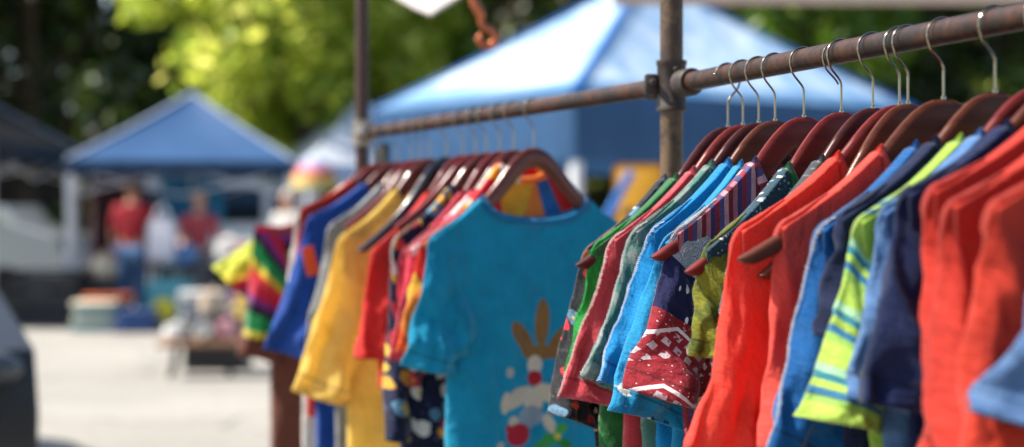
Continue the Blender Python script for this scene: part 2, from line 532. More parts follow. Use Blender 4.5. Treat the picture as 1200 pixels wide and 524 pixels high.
class Cloth:
    """a top hanging from a hanger; local x across the shoulders, y along the rail, z up, origin on the rail axis"""
    def __init__(s, w, d, hw=None, L=.50, neck=.075, nd=.07, D=.022, fold=.010, seed=0, flare=1.0):
        s.w, s.d = w, d
        s.hw = hw or w * .92
        s.neck, s.nd, s.D, s.fold, s.seed, s.flare = min(neck, w * (.54 if neck > .099 else .42)), nd, D, fold, seed, flare
        s.bd = .016
        s.zn = APEX - d * drop(s.neck) + .004
        s.zb = s.zn - L

    def ridge(s, x):
        return APEX - s.d * drop(x) + .0062

    def top(s, x, side):
        a = abs(x)
        if a >= s.neck: return s.ridge(x)
        return s.zn - (s.nd if side < 0 else s.bd) * math.sqrt(max(0, 1 - (a / s.neck) ** 2))

    def pos(s, u, t, side):
        xt = u * s.w
        e = sm(0, .30, t)
        hw = s.hw * (1 + (s.flare - 1) * t)
        x = xt * (1 - e) + u * hw * e
        zt = s.top(xt, side)
        z = zt + (s.zb - zt) * t
        prof = math.sqrt(max(0, 1 - abs(u) ** 3.2))
        e2 = sm(.04, .22, t)
        prof = max(prof, .8) * (1 - e2) + prof * e2
        dep = (.0125 * min(1, t / .004) + (s.D - .0125) * sm(.02, .30, t)) * prof
        y = side * dep - .012 * min(1.6, (xt / .2) ** 2) * (1 - e)
        A = s.fold * sm(.02, .5, t)
        k = s.seed * 3.7
        fo = .55 * math.sin(5.2 * u + k + 1.3 * math.sin(2.1 * t + k)) * (0.3 + t) + .45 * math.sin(9.7 * u + 1.7 * k + 2 * t) * t
        fo += 1.5 * fbm(u * 1.7 + k, t * 2.2, k) + .5 * fbm(u * 4.5, t * 5.5 + k, 1.5 * k)
        y += A * fo * (1 - .55 * sm(.5, .8, abs(u)))
        # drag lines that run from the shoulder points
        dr = math.sin((abs(u) * 1.0 + t * 1.6) * 16 + k) * math.exp(-((t - .16) / .12) ** 2) * .0016
        y += side * dr + .0035 * fbm(u * 7 + k, t * 8, k) * sm(.03, .25, t)
        zz = z + .004 * fbm(u * 2 + k, 7, k) * t
        return (x, y, zz)

    def body(s, name, mat, parent, fuzz=None, nu=30):
        ts = [0, .002, .005, .012, .03, .06, .09] + list(np.linspace(.12, 1, 34))
        us = list(np.sin(np.linspace(-math.pi / 2, math.pi / 2, nu + 1)))
        # denser columns near the neck edge come from the sine spacing being complemented by uniform ones
        us = sorted(set([round(.6 * a + .4 * b, 5) for a, b in zip(us, np.linspace(-1, 1, nu + 1))]))
        for q in (-s.neck / s.w, s.neck / s.w, -s.neck / s.w * .97, s.neck / s.w * .97, -s.neck / s.w * .85, s.neck / s.w * .85):
            us.append(q)
        us = sorted(us)
        P, UM, UN = [], [], []
        for t in ts:
            row, um, un = [], [], []
            for u in us:
                p = s.pos(u, t, -1); row.append(p); um.append((p[0], -p[2])); un.append((u * .5 + .5, t))
            for u in us[-2:0:-1]:
                p = s.pos(u, t, 1); row.append(p); um.append((p[0] + .37, -p[2])); un.append((u * .5 + .5, t))
            P.append(row); UM.append(um); UN.append(un)
        fz = None
        if fuzz: fz = (fuzz[0], fuzz[1], [k for k in range(4)] + [k for k in range(len(us) // 3)] + [-1, -2])
        return sheet(name, P, UM, UN, mat, parent, True, fuzz=fz)

    def sleeve(s, name, mat, parent, sg, Ls=.19, slant=.30, W=.13, dep=.026, sway=0.0, fold=.007, fuzz=None, puff=0.0, stitch=None):
        """sg -1: the camera's left. slant: outward lean of the outer edge (m per m of fall)"""
        w, k = s.w, s.seed * 2.3 + sg
        inset = .055
        xs0 = w - inset
        z0 = s.ridge(xs0) + .001
        tip = (w + .004, s.ridge(w) + .002)
        al = math.atan(slant)
        hem = (tip[0] + math.sin(al) * Ls, tip[1] - math.cos(al) * Ls)
        hin = (hem[0] - W * math.cos(al), hem[1] - W * math.sin(al) * .5 - .012)
        pit = (w - .075, s.ridge(w) - .115)
        pit0 = (w - .085, s.ridge(w) - .09)
        # outer edge as a polyline with a rounded shoulder
        O = []
        for t in np.linspace(0, 1, 7)[:-1]:
            O.append((xs0 + (tip[0] - .020 - xs0) * t, z0 + (s.ridge(w - .016) + .002 - z0) * t))
        a0 = (tip[0] - .020, s.ridge(w - .016) + .002)
        a2 = (tip[0] + math.sin(al) * .022, tip[1] - math.cos(al) * .026)
        for t in np.linspace(0, 1, 7):
            O.append(tuple(bez(a0, (tip[0] + .002, tip[1] + .003), a2, t)))
        for t in np.linspace(0, 1, 19)[1:]:
            bow = math.sin(math.pi * t) * puff
            O.append((a2[0] + (hem[0] - a2[0]) * t + bow, a2[1] + (hem[1] - a2[1]) * t))
        n = len(O)
        ar = [0]
        for i in range(1, n): ar.append(ar[-1] + math.dist(O[i], O[i - 1]))
        nq = 23
        qs = .5 - .5 * np.cos(np.linspace(0, math.pi, nq))
        P, UM, UN = [], [], []
        for i, (ox, oz) in enumerate(O):
            t = ar[i] / ar[-1]
            te = sm(.12, 1, t)
            ix = pit0[0] + (hin[0] - pit0[0]) * te
            iz = pit0[1] + (hin[1] - pit0[1]) * t
            dd = .0060 + .0080 * sm(.02, .14, t) + (dep - .0140) * sm(.14, .75, t)
            row, um, un = [], [], []

            def pt(q, side):
                x = ox + (ix - ox) * q
                z = oz + (iz - oz) * q
                pr = max(0, 1 - abs(2 * q - 1) ** 2.2) ** .6
                pr = max(pr, .62 * (1 - sm(.12, .40, t)))
                y = side * dd * pr - .007 * sm(.15, .5, t) - .012 * min(1.6, (x / .2) ** 2) * (1 - t) + sway * t * t
                A = fold * sm(.12, .8, t)
                y += A * (1.3 * fbm(q * 2.4 + k, t * 2.2, k) + .7 * math.sin(7 * q + 3 * t + k * 5) * t)
                y += side * .0030 * math.sin(11 * t + 6 * q + k * 3 + 2.5 * fbm(q * 2, t * 3, k)) * sm(.05, .3, t) * pr
                y += .0045 * fbm(q * 5 + k, t * 6, k * 2) * sm(.1, .4, t)
                ph = 8.5 * q * (1 - .25 * t) + k * 4 + 1.6 * fbm(q * 1.5, t * 2.5, k + 3)
                y += .8 * fold * (math.sqrt(.06 + math.sin(ph) ** 2) - .6) * sm(.22, .9, t) * min(1, 6 * q) * min(1, 6 * (1 - q) + .3)
                ph2 = 26 * (t - .35 * q) + k + 2 * fbm(q * 3, t * 2, k)
                y += .0030 * (1 - math.sqrt(.05 + .95 * math.sin(ph2) ** 2)) ** 2 * sm(.12, .3, t) * (1 - sm(.5, .9, t))
                x += .0035 * fbm(k, t * 4, q) * sm(.2, 1, t)
                z += .004 * math.sin(4 * q + k) * sm(.7, 1, t)
                return (sg * x, y, z)
            W_i = math.dist((ox, oz), (ix, iz))
            for q in qs:
                row.append(pt(q, -1)); um.append((q * W_i, ar[i])); un.append((q * .5, t))
            for q in qs[-2:0:-1]:
                row.append(pt(q, 1)); um.append((q * W_i + .4, ar[i])); un.append((1 - q * .5, t))
            P.append(row); UM.append(um); UN.append(un)
        # rolled hem: the last rows turn inside
        last, prev = P[-1], P[-2]

        def inward(row, kx, ky):
            cx = sum(p[0] for p in row) / len(row); cy = sum(p[1] for p in row) / len(row)
            return [(p[0] + (cx - p[0]) * kx, p[1] + (cy - p[1]) * ky, p[2]) for p in row]
        roll = [(p[0], p[1], p[2] - .0006) for p in inward(last, .015, .10)]
        up = inward(prev, .035, .2)
        P += [roll, up]
        UM += [[(a, b + .001) for a, b in UM[-1]], [(a, b + .02) for a, b in UM[-1]]]
        UN += [[(a, 1) for a, b in UN[-1]], [(a, 1) for a, b in UN[-1]]]
        fz = None
        if fuzz: fz = (fuzz[0] + 1, fuzz[1], [0, 0, 0, 1, -1, -1, 1, 2, 3, 5, 8])
        o = sheet(name, P, UM, UN, mat, parent, True, fuzz=fz)
        if stitch is not None:
            mb = MB()
            rnd = random.Random(int(abs(k) * 100))
            line = [Vector(P[i][1]) * .35 + Vector(P[i][0]) * .65 for i in range(6, n)]
            seg = [(line[i + 1] - line[i]).length for i in range(len(line) - 1)]
            tot = sum(seg)
            sp = stitch
            m = int(tot / sp)
            for q in range(m):
                a = (q + .5) * sp
                i = 0
                while i < len(seg) - 1 and a > seg[i]: a -= seg[i]; i += 1
                p = line[i].lerp(line[i + 1], min(1, a / seg[i]))
                tn = (line[i + 1] - line[i]).normalized()
                c = p + Vector((0, -.0012, 0)) + Vector((sg * .001, 0, 0))
                across = Vector((-sg * .0024, -.0006, 0)) * rnd.uniform(.6, 1.4)
                mb.tube([c - across * .6 - tn * sp * .3, c + Vector((0, -.0007, 0)), c + across + tn * sp * .28], .00044, 4)
            mb.build('stitching', THREAD, o, True)
        return o

    def collar(s, name, mat, parent, wd=.013):
        P, UM, UN = [], [], []
        pts = []
        nn = 22
        for a in np.linspace(-1, 1, nn): pts.append((a * s.neck, -1))
        for a in np.linspace(1, -1, nn)[1:-1]: pts.append((a * s.neck, 1))
        prof = [(0, .002), (.3, .0045), (.7, .0045), (1, .002), (1, -.001), (.5, -.001), (0, -.001)]
        rows = []
        m = len(pts)
        base = []
        for x, side in pts:
            u = x / s.w
            p = Vector(s.pos(u, .012, side))
            p.z = s.top(x, side)
            if abs(abs(x) - s.neck) < 1e-6: p.y = 0 - .012 * min(1, (x / .2) ** 2)
            base.append(p)
        ctr = Vector((0, 0, s.zn + .01))
        L = 0
        for i in range(m + 1):
            p = base[i % m]
            q = base[(i + 1) % m] - base[i - 1]
            side = pts[i % m][1]
            inn = (ctr - p); inn.y = 0
            inn = inn - q * (inn.dot(q) / max(1e-9, q.length_squared))
            inn.y = 0
            inn = inn.normalized() if inn.length > 1e-6 else Vector((0, 0, 1))
            if inn.z < .15: inn = (inn + Vector((0, 0, .9))).normalized()
            row = [tuple(p + inn * (a * wd - .002) + Vector((0, side * b, 0))) for a, b in prof]
            P.append(row); L += q.length / 2
            UM.append([(L, a * wd) for a, b in prof]); UN.append([(i / m, a) for a, b in prof])
        return sheet(name, P, UM, UN, mat, parent, True)


def garment(rail, Z, tip, label, cat, mat, name='t_shirt', smat=None, cmat=None, yaw=0.0, hanger=None, hlabel=None, hmat=None, hflip=False, hdouble=False,
            group=None, hem=None, L=.5, W=.13, dep=.026, sway=0.0, neck=.085, nd=.06, hw=None, D=.019, fold=.016, seed=1, fuzz=None, stitch=None, puff=0.0, flare=1.0, sleeves=True, sfold=.018, bd=0):
    yaw = yaw or ((seed * 37) % 11 - 5) * .55
    w, d = fit(rail, Z, *tip)
    Zt = Z - RAILS[rail]['s'] * w
    Ls, slant = .18, .3
    if hem is not None:
        dx = (tip[0] - hem[0]) / F * Zt / RAILS[rail]['c']
        dz = (hem[1] - tip[1]) / F * Zt
        Ls = math.hypot(dx, dz); slant = dx / dz
    loc = rail_pt(rail, Z)
    root = empty(name, loc, RAILS[rail]['ang'] + R(yaw))
    tag(root, label, cat, group)
    c = Cloth(w, d, hw, L, neck, nd, D, fold, seed, flare)
    if bd: c.bd = bd
    c.body('shirt_body', mat, root, fuzz)
    if sleeves:
        for sg in (-1, 1):
            c.sleeve('sleeve', smat or mat, root, sg, Ls, slant if sg < 0 else .12, W, dep, sway if sg < 0 else 0, sfold, fuzz if sg < 0 else None, puff, stitch if sg < 0 else None)
    c.collar('collar', cmat or mat, root)
    if hlabel:
        wh, dh = (w - .012, d)
        if hanger is not None:
            wh, dh = fit(rail, Z, *hanger)
            dh = d if hanger[1] is None else dh
        make_hanger(rail, Z, wh, d, hlabel, hmat or MAHOG[seed % 3], yaw, hflip, double=hdouble)
    return root, c


# fabrics
def fab(*a, **k): return fabric(*a, **k)


GRN, FRN = 'children\'s tops on the near rail', 'children\'s tops on the far rail'
m_floral_dk = fab('dark_floral', '15161c', .18, floral(['c8283a', 'e2762c', 'e9e2d2', 'd94a2e', '5c7f98', '1c1d24', 'b3202f'], 46, .45, '31383c'))
m_denim_dk = fab('charcoal_denim', '3d434c', .1, denim)
m_green = fab('green_knit', '1f6b33', .22, None, .6, 2600, knit=True)
m_green2 = fab('emerald_jersey', '1d9a3c', .3)
m_pink = fab('pink_fleece', 'c8414c', .3, None, .7, 2500, knit=True)
m_teal_grey = fab('grey_green_knit', '47786c', .28, blotch('7d8b84', 30, .5), .5, 2600, knit=True)
m_blue = fab('bright_blue_jersey', '0a86c4', .3, None, .4)
m_blue_w = fab('blue_white_print', '1687b8', .25, blotch('e6e6e2', 30, .62))
m_patch = fab('bandana_patchwork', '8f1f2b', .2, bandana)
m_plaid = fab('red_blue_plaid', '8e2f3f', .25, stripes(['7c2636', 'b9707c', '3d3c6a', '8e2f3f', '5a4f80', 'c99aa0'], .036, 0))
m_olive = fab('olive_jersey', '7f8124', .32, blotch('59651f', 22, .5))
m_tealfleck = fab('teal_fleck', '23414f', .2, fleck(['7fa0a8', '31586a', 'c9c4bb', '1c3040'], 190))
m_coral = fab('coral_jersey', 'e64c3c', .42, None, .15)
m_coral2 = fab('salmon_jersey', 'de5044', .38, None, .15)
m_charcoal = fab('charcoal_jersey', '33363a', .15, fleck(['5d6064', '45484c', '2a2c30'], 200))
m_azure = fab('azure_jersey', '0a5796', .3, None, .35)
m_navy = fab('navy_jersey', '091738', .14, None, .12)
m_navy2 = fab('navy_pique', '0b1c44', .18, None, 0.12, 2600, knit=True)
m_limestripe = fab('lime_stripe', '9bc53a', .2, stripes(['a3c24e', 'a3c24e', 'a3c24e', '9ccaa0', '2f7d8a', 'a3c24e', '2c6f95', '8ab452'], .060, 1))
m_lime = fab('lime_jersey', '9dbf48', .35)
m_ltdenim = fab('light_denim', '2f5f96', .2, denim, .1)
m_red = fab('red_jersey', 'bf3528', .26, None, .1)
m_red2 = fab('tomato_jersey', 'b83326', .26, None, .1)
m_red3 = fab('poppy_jersey', 'c83c2a', .28, None, .1)
m_denim = fab('faded_denim', '224f82', .18, denim, .1)
def rabbit_print(g, M, N, c):
    Zc = 2.93
    wob = g.n('ShaderNodeVectorMath', {0: g.noise(M, 70, 2).outputs['Color'], 1: (.002, .002, .002)}, operation='MULTIPLY').outputs[0]
    P = g.n('ShaderNodeVectorMath', {0: M, 1: wob}, operation='ADD').outputs[0]
    grain = g.noise(M, 300, 3, .7).outputs['Fac']
    L = [(607, 397, 10, 25, -.62, '8d6638'), (631, 378, 9.5, 28, .03, '936a38'), (652, 400, 10, 25, .62, '8d6638'), (628, 413, 24, 9, 0, '906838'),
         (607, 399, 4, 16, -.62, '8f6b42'), (631, 381, 3.5, 18, .03, '8f6b42'), (652, 402, 4, 16, .62, '8f6b42'),
         (622, 427, 10, 11, 0, 'd6ccb8'), (600, 465, 23, 10, -.45, 'cfc4ae'), (642, 463, 24, 10, .45, 'cfc4ae'), (585, 470, 6, 13, .1, 'cfc4ae'), (657, 470, 6, 12, -.1, 'cfc4ae'),
         (621, 470, 13, 16, 0, 'd2c8b4'), (618, 488, 17, 13, 0, '8fa0ae'), (622, 443, 9.5, 9, 0, 'b0202f'),
         (596, 493, 7, 7, -.3, 'cfc4ae'), (602, 508, 16, 13, -.2, 'b52236'), (590, 500, 5, 4, .5, 'b52236'), (640, 497, 6, 12, -.4, 'cfc4ae'),
         (640, 515, 9, 7, .4, '3f9a4c'), (652, 503, 8, 6, -.5, '4aa351'), (630, 524, 10, 7, -.3, '3f9a4c'), (656, 521, 9, 6, .5, '2f8746'), (648, 512, 4, 4, 0, 'd7c94a'),
         (591, 435, 6, 6, 0, 'b7b6ac'), (580, 520, 5, 5, 0, 'b7b6ac')]
    out = c
    for (px, py, rx, ry, rot, col) in L:
        x0 = (px - 625) / F * Zc / .93
        v0 = -(EYE - (py - HZ) / F * Zc - RAILZ)
        ctr = (x0 + .001, v0 + .001, 0)
        d = g.n('ShaderNodeVectorMath', {0: P, 1: ctr}, operation='SUBTRACT').outputs[0]
        d = g.n('ShaderNodeVectorRotate', {'Vector': d, 'Angle': -rot}, rotation_type='Z_AXIS').outputs[0]
        d = g.n('ShaderNodeVectorMath', {0: d, 1: (F / Zc / rx, F / Zc / ry, 0)}, operation='MULTIPLY').outputs[0]
        ln = g.n('ShaderNodeVectorMath', {0: d}, operation='LENGTH').outputs['Value']
        ln = g.math('MULTIPLY_ADD', grain, .16, g.math('SUBTRACT', ln, .08))
        out = g.mix(g.math('LESS_THAN', ln, 1.0), out, rgb(col))
    return out


m_multi = fab('multicolour_print', 'd8481e', .35, patches(['e0521e', 'e8a02a', 'd8281e', 'efe6d4', 'e6b43a', 'cf2438', '2f6fb4', 'f08a3a'], 17))
m_turq_plain = fab('turquoise_sleeve', '0f92b6', .34, None, .3)
m_turq = fab('turquoise_jersey', '0f92b6', .34, rabbit_print, .3)
m_turqrib = fab('turquoise_rib', '0b80b0', .3, stripes(['0b80b0', '086a98'], .004, 0))
m_rosew = fab('rose_white_edge', 'd8465a', .3, stripes(['d8465a', 'd8465a', 'f1dcdc'], .09, 0))
m_floral_nv = fab('navy_floral', '161d3c', .18, floral(['e8c64a', 'e9e4dc', 'd9a43a', 'e9e4dc', 'c73c48', '5a8ca8'], 30, .47, '2c3f63'))
m_scarlet = fab('scarlet_jersey', 'd8302c', .32)
m_crimson = fab('crimson_jersey', 'b01834', .28)
m_yellow = fab('yellow_jersey', 'f7d873', .52, None, .35)
m_royal = fab('royal_blue_jersey', '1f4c9e', .28)
m_orangeblk = fab('orange_patch', 'e0562a', .2, blotch('efe2d6', 40, .6))
m_white = fab('white_jersey', 'd9d4cc', .3)
m_greym = fab('grey_marl', '8c8f90', .2, fleck(['a9abab', '6f7273'], 220))
m_rainbow = fab('rainbow_knit', 'd32f4a', .3, stripes(['d8cf3a', 'e9d43c', 'e8a52c', 'd4213a', 'b01c4c', '5a2d82', '14161c', '1d8a4a'], .16, 1, .30))
def across(cols):
    def f(g, M, N, c):
        s_ = g.math('PINGPONG', g.n('ShaderNodeSeparateXYZ', {0: N}).outputs[0], .5)
        return g.ramp(g.math('MULTIPLY', s_, 2.0), [(p, rgb(h)) for p, h in cols], 'CONSTANT')
    return f


m_rainbow_s = fab('rainbow_sleeve', 'd8cf3a', .3, across([(0, 'cdd24a'), (.34, 'e3d03e'), (.52, 'e2a030'), (.60, 'cf2038'), (.74, 'a8285a'), (.84, '5a3a86'), (.93, '15161c')]))
m_rainbow2 = fab('rainbow_knit_bold', 'd32f4a', .3, stripes(['c41e3c', 'c41e3c', '7a2d7a', '15161c', '1a8a48', '1a8a48', 'd8c43a', 'd9382e'], .19, 1, .05))
m_brownleg = fab('brown_twill', '6a3b2c', .2)
m_dkgreen = fab('bottle_green', '0f4a22', .2, None, .6, 2600, knit=True)

HL = 'dark wooden hanger with wire hook holding the '
# ---- near rail, from the clamp towards the camera
garment('near', 2.345, (684, 300), 'black floral top with charcoal denim edge, beside the clamp post', 'top', m_floral_dk, 'floral_blouse', m_floral_dk, m_denim_dk,
        hem=(642, 492), L=.40, W=.10, seed=1, group=GRN)
garment('near', 2.30, (688, 296), 'fuzzy green knitted jumper with a hanger tip poking out of it', 'jumper', m_green, 'knitted_jumper', m_green2, m_green, hanger=(667, 303),
        hem=(668, 440), L=.43, W=.11, seed=2, hlabel='dark wooden hanger whose tip pokes out of the green jumper', hmat=MAHOG[0], group=GRN, fuzz=(11, 2600), hflip=True)
garment('near', 2.255, (717, 287), 'rose pink fleece top with white stitched edge', 'top', m_pink, 'fleece_pullover', None, None, hem=(660, 470), L=.42, W=.115, seed=3,
        hlabel=HL + 'rose pink fleece top', hmat=MAHOG[1], group=GRN, fuzz=(12, 1800), stitch=.0026)
garment('near', 2.21, (740, 277), 'grey green knitted top with teal edge behind the bright blue shirt', 'top', m_teal_grey, 'knitted_pullover', None, None, hem=(680, 450), L=.40, W=.11, seed=4,
        hlabel=HL + 'grey green knitted top', hmat=MAHOG[0], group=GRN, fuzz=(13, 1600), stitch=.0026)
garment('near', 2.165, (757, 277), 'bright blue t-shirt with white stitched sleeve between grey green and patchwork tops', 't-shirt', m_blue, 't_shirt', None, None, hem=(693, 446), L=.41, W=.12, seed=5,
        hlabel=HL + 'bright blue t-shirt', hmat=MAHOG[2], group=GRN, stitch=.0026, fuzz=(14, 700))
garment('near', 2.13, (776, 290), 'blue top with white patches hanging lower under the bright blue sleeve', 'top', m_blue_w, 'printed_blouse', None, None, hem=(708, 485), L=.42, W=.14, seed=6,
        group=GRN)
garment('near', 2.09, (786, 280), 'patchwork top in grey knit, navy dashes and red bandana print', 'top', m_plaid, 'patchwork_blouse', m_patch, m_plaid, hanger=(757, 302), hem=(730, 462), L=.44, W=.165, dep=.028, seed=7,
        hlabel='dark wooden hanger with its tip poking out beside the patchwork top', hmat=MAHOG[1], group=GRN, fuzz=(15, 900))
garment('near', 2.0, (815, 300), 'olive green sleeved top with teal flecked body behind the coral shirt', 'top', m_tealfleck, 'two_tone_pullover', m_olive, m_green, hanger=(792, 314), hem=(806, 420), L=.40, W=.09, seed=8,
        hlabel='dark red hanger with tip poking out over the olive sleeve', hmat=MAHOG[1], group=GRN, hdouble=True, fuzz=(16, 700))
garment('near', 1.93, (862, 296), 'charcoal flecked top mostly hidden behind the bright coral shirt', 'top', m_charcoal, 'flecked_pullover', None, None, hem=(846, 400), L=.40, W=.09, seed=9,
        hlabel=HL + 'charcoal flecked top', hmat=MAHOG[0], group=GRN)
garment('near', 1.875, (858, 277), 'bright coral long sleeved shirt, largest glowing red piece mid rail', 'shirt', m_coral, 'long_shirt', None, None, hem=(790, 560), L=.55, W=.115, dep=.030, sfold=.026, seed=10,
        hlabel=HL + 'bright coral long sleeved shirt', hmat=MAHOG[1], group=GRN)
w_, d_ = fit('near', 1.858, 884, 322)
make_hanger('near', 1.858, w_, d_, 'wooden hanger with upper bare tip showing between the two coral shirts', MAHOG[2], 0)
garment('near', 1.79, (912, 273), 'salmon red shirt with long straight sleeve in front of the bare hanger tips', 'shirt', m_coral2, 'long_shirt', None, None, hanger=(862, 364), hem=(880, 560), L=.55, W=.10, seed=11,
        hlabel='brown wooden hanger of the salmon shirt, its low tip poking out left', hmat=MAHOG[2], group=GRN)
garment('near', 1.735, (956, 276), 'azure blue top with white stitched edge beside the salmon shirt', 'top', m_azure, 'long_pullover', None, None, hem=(893, 545), L=.52, W=.11, seed=12,
        group=GRN, stitch=.0026)
garment('near', 1.70, (972, 264), 'dark navy t-shirt whose short sleeve overlaps the azure top', 't-shirt', m_navy, 't_shirt', None, None, hem=(956, 398), L=.50, W=.12, dep=.028, seed=13,
        hlabel=HL + 'dark navy t-shirt', hmat=MAHOG[2], group=GRN)
garment('near', 1.655, (1004, 268), 'lime green t-shirt with blue striped sleeve', 't-shirt', m_lime, 't_shirt', m_limestripe, None, hem=(948, 498), L=.40, W=.095, dep=.028, seed=14,
        group=GRN)
garment('near', 1.625, (1024, 258), 'pale blue denim shirt beside the lime striped t-shirt', 'shirt', m_ltdenim, 'denim_shirt', None, None, hem=(990, 478), L=.42, W=.12, dep=.028, seed=15,
        hlabel=HL + 'pale blue denim shirt', hmat=MAHOG[1], group=GRN)
garment('near', 1.585, (1047, 236), 'navy pique top with rounded sleeve in front of the denim shirt', 'top', m_navy2, 'pique_shirt', None, None, hem=(1000, 474), L=.52, W=.17, dep=.036, sfold=.02, seed=16,
        hlabel=HL + 'navy pique top', hmat=MAHOG[2], group=GRN, puff=.006)
garment('near', 1.53, (1086, 232), 'red top with sunlit shoulder, first of the red row by the navy top', 'top', m_red, 'long_pullover', None, None, hem=(1072, 560), L=.55, W=.11, dep=.034, sfold=.022, seed=17,
        hlabel=HL + 'first red top beside the navy one', hmat=MAHOG[0], group=GRN)
garment('near', 1.49, (1102, 250), 'tomato red top with long sleeve, middle of the red row', 'top', m_red2, 'long_pullover', None, None, hem=(1066, 570), L=.55, W=.11, dep=.034, sfold=.022, seed=18,
        group=GRN)
garment('near', 1.435, (1142, 252), 'poppy red top with orange glint on its shoulder, closest of the red row', 'top', m_red3, 'long_pullover', None, None, hem=(1120, 580), L=.55, W=.15, dep=.034, sfold=.022, seed=19,
        hlabel=HL + 'poppy red top closest to camera', hmat=MAHOG[2], group=GRN)
garment('near', 1.375, (1214, 330), 'faded blue denim sleeve at the right edge, closest garment of all', 'shirt', m_denim, 'denim_shirt', None, None, hem=(1150, 500), L=.30, W=.16, dep=.034, sfold=.022, seed=20,
        hlabel=HL + 'faded denim shirt at the right edge', hmat=MAHOG[1], group=GRN)

# ---- far rail
FL = 'glossy red brown wooden hanger holding the '
t_root, t_c = garment('far', 2.94, (501, 284), 'turquoise t-shirt with a printed figure, facing the viewer on the far rail', 't-shirt', m_turq, 't_shirt', m_turq_plain, m_turqrib, hem=(474, 432), L=.62, W=.115, dep=.019, hw=.165,
        neck=.104, nd=.044, bd=.040, D=.022, fold=.010, seed=21, hlabel=FL + 'turquoise t-shirt', hmat=MAHOG_FAR[0], group=FRN)
garment('far', 2.985, (492, 290), 'orange, yellow and red top showing through the neck of the turquoise t-shirt', 'top', m_multi, 'striped_blouse', None, None, hem=(468, 420), L=.30, neck=.05, nd=.03, seed=9, group=FRN)
FAR = [
    (3.02, (480, 296), (457, 425), 'rose and white edged top just behind the turquoise t-shirt', 'top', m_rosew, 'edged_blouse', .30),
    (3.08, (470, 300), (458, 425), 'crimson top seen behind the turquoise sleeve', 'top', m_crimson, 'crimson_pullover', .30),
    (3.14, (459, 284), (446, 516), 'navy floral dress with yellow and white flowers', 'dress', m_floral_nv, 'floral_dress', .62),
    (3.25, (436, 298), (418, 424), 'scarlet t-shirt between the floral dress and the yellow one', 't-shirt', m_scarlet, 't_shirt', .36),
    (3.42, (398, 282), (346, 462), 'yellow t-shirt dress with bright sunlit sleeve', 'dress', m_yellow, 't_shirt_dress', .80),
    (3.52, (384, 268), (352, 440), 'grey marl top squeezed behind the yellow dress', 'top', m_greym, 'marl_pullover', .80),
    (3.60, (362, 258), (314, 414), 'royal blue t-shirt with an orange patch on its sleeve', 't-shirt', m_royal, 't_shirt', .85),
    (3.69, (352, 248), (338, 380), 'red jersey top behind the royal blue t-shirt', 'top', m_red2, 'jersey_pullover', .50),
    (3.745, (345, 256), (330, 392), 'white jersey top at the far end of the rail by the far post', 'top', m_white, 'jersey_pullover', .66),
]
for i, (Z_, tip_, hem_, lb, ct, mt, nm, L_) in enumerate(FAR):
    hk = dict(hlabel=FL + lb.split(' with ')[0].split(' between')[0].split(' just')[0].split(' seen')[0].split(' squeezed')[0].split(' behind')[0].split(' at the')[0], hmat=MAHOG_FAR[i % 2])
    r_, c_ = garment('far', Z_, tip_, lb, ct, mt, nm, hem=hem_, L=L_, W=.13, dep=.026, neck=.095, nd=.05, seed=22 + i, group=FRN, **hk)
    if nm == 't_shirt' and 'royal' in lb:
        q = c_
        mb = MB()
        w_ = q.w
        zc = q.ridge(w_) - .09
        xo = -(w_ + .020)
        mb.box((xo + .014, -.041, zc), (.026, .002, .060), 0, 0, .0008, Matrix.Rotation(R(-14), 4, 'Y'))
        mb.build('sleeve_patch', m_orangeblk, r_)
w_, d_ = fit('far', 3.33, 416, 293)
make_hanger('far', 3.33, w_, d_, 'shiny black hanger with its long arm showing in front of the yellow dress', BLACKP, 0)
for Z_, lb in ((3.19, 'bare glossy hanger between the floral dress and the scarlet t-shirt'), (3.47, 'bare glossy hanger just behind the yellow dress')):
    w_, d_ = fit('far', Z_, 500 - (Z_ - 2.94) * 210, 272)
    make_hanger('far', Z_, w_ * .9, d_, lb, MAHOG_FAR[1], 2)

# ------------------------------------------------------------------ the pipe rack
rack = empty('clothes_rack', (at(787, 0, 2.49).x, 2.49, 0))
tag(rack, 'rusty pipe clothes rack with clamped post and two hanging rails', 'clothes rack')
PX, PY = rack.location.x, rack.location.y


def part_tube(name, pts, r, mat, n=24):
    mb = MB(); mb.tube([Vector(p) - Vector((PX, PY, 0)) for p in pts], r, n)
    return mb.build(name, mat, rack, True)


def lerp_pts(a, b, n): return [Vector(a).lerp(Vector(b), i / n) for i in range(n + 1)]


na, nb = rail_pt('near', 2.46), rail_pt('near', .62)
fa, fb = rail_pt('far', 2.50), rail_pt('far', 3.80)
part_tube('rail', lerp_pts(na, nb, 12), PIPE_R, RUST, 32)
part_tube('rail', lerp_pts(fa, fb, 12), PIPE_R, RUST, 32)
part_tube('post', lerp_pts((PX, PY, .01), (PX, PY, 2.35), 12), .0168, POSTM, 32)
FPX, FPY = fb.x - .008, fb.y
part_tube('post', lerp_pts((FPX, FPY, .01), (FPX, FPY, 2.35), 12), .0142, solid('far_post_paint', '3b2119', .5, .2, .25, 20), 24)
part_tube('post', lerp_pts((nb.x, nb.y, .01), (nb.x, nb.y, 2.35), 4), .0168, POSTM, 24)
mb = MB()
zc = RAILZ
mb.lathe([(.0175, -.037), (.0225, -.0365), (.0225, -.031), (.0212, -.029), (.0212, .029), (.0225, .031), (.0225, .0365), (.0175, .037)], (0, 0, zc), 28)
dn = (nb - na).normalized()
Mn = dn.to_track_quat('Z', 'Y').to_matrix().to_4x4()
mb.lathe([(.0145, .0), (.0195, .002), (.0195, .036), (.0185, .038), (.0140, .0385)], (na - Vector((PX, PY, 0))) + dn * .012 - Vector((0, 0, 0)), 26, 0, Mn)
df = (fb - fa).normalized()
Mf = df.to_track_quat('Z', 'Y').to_matrix().to_4x4()
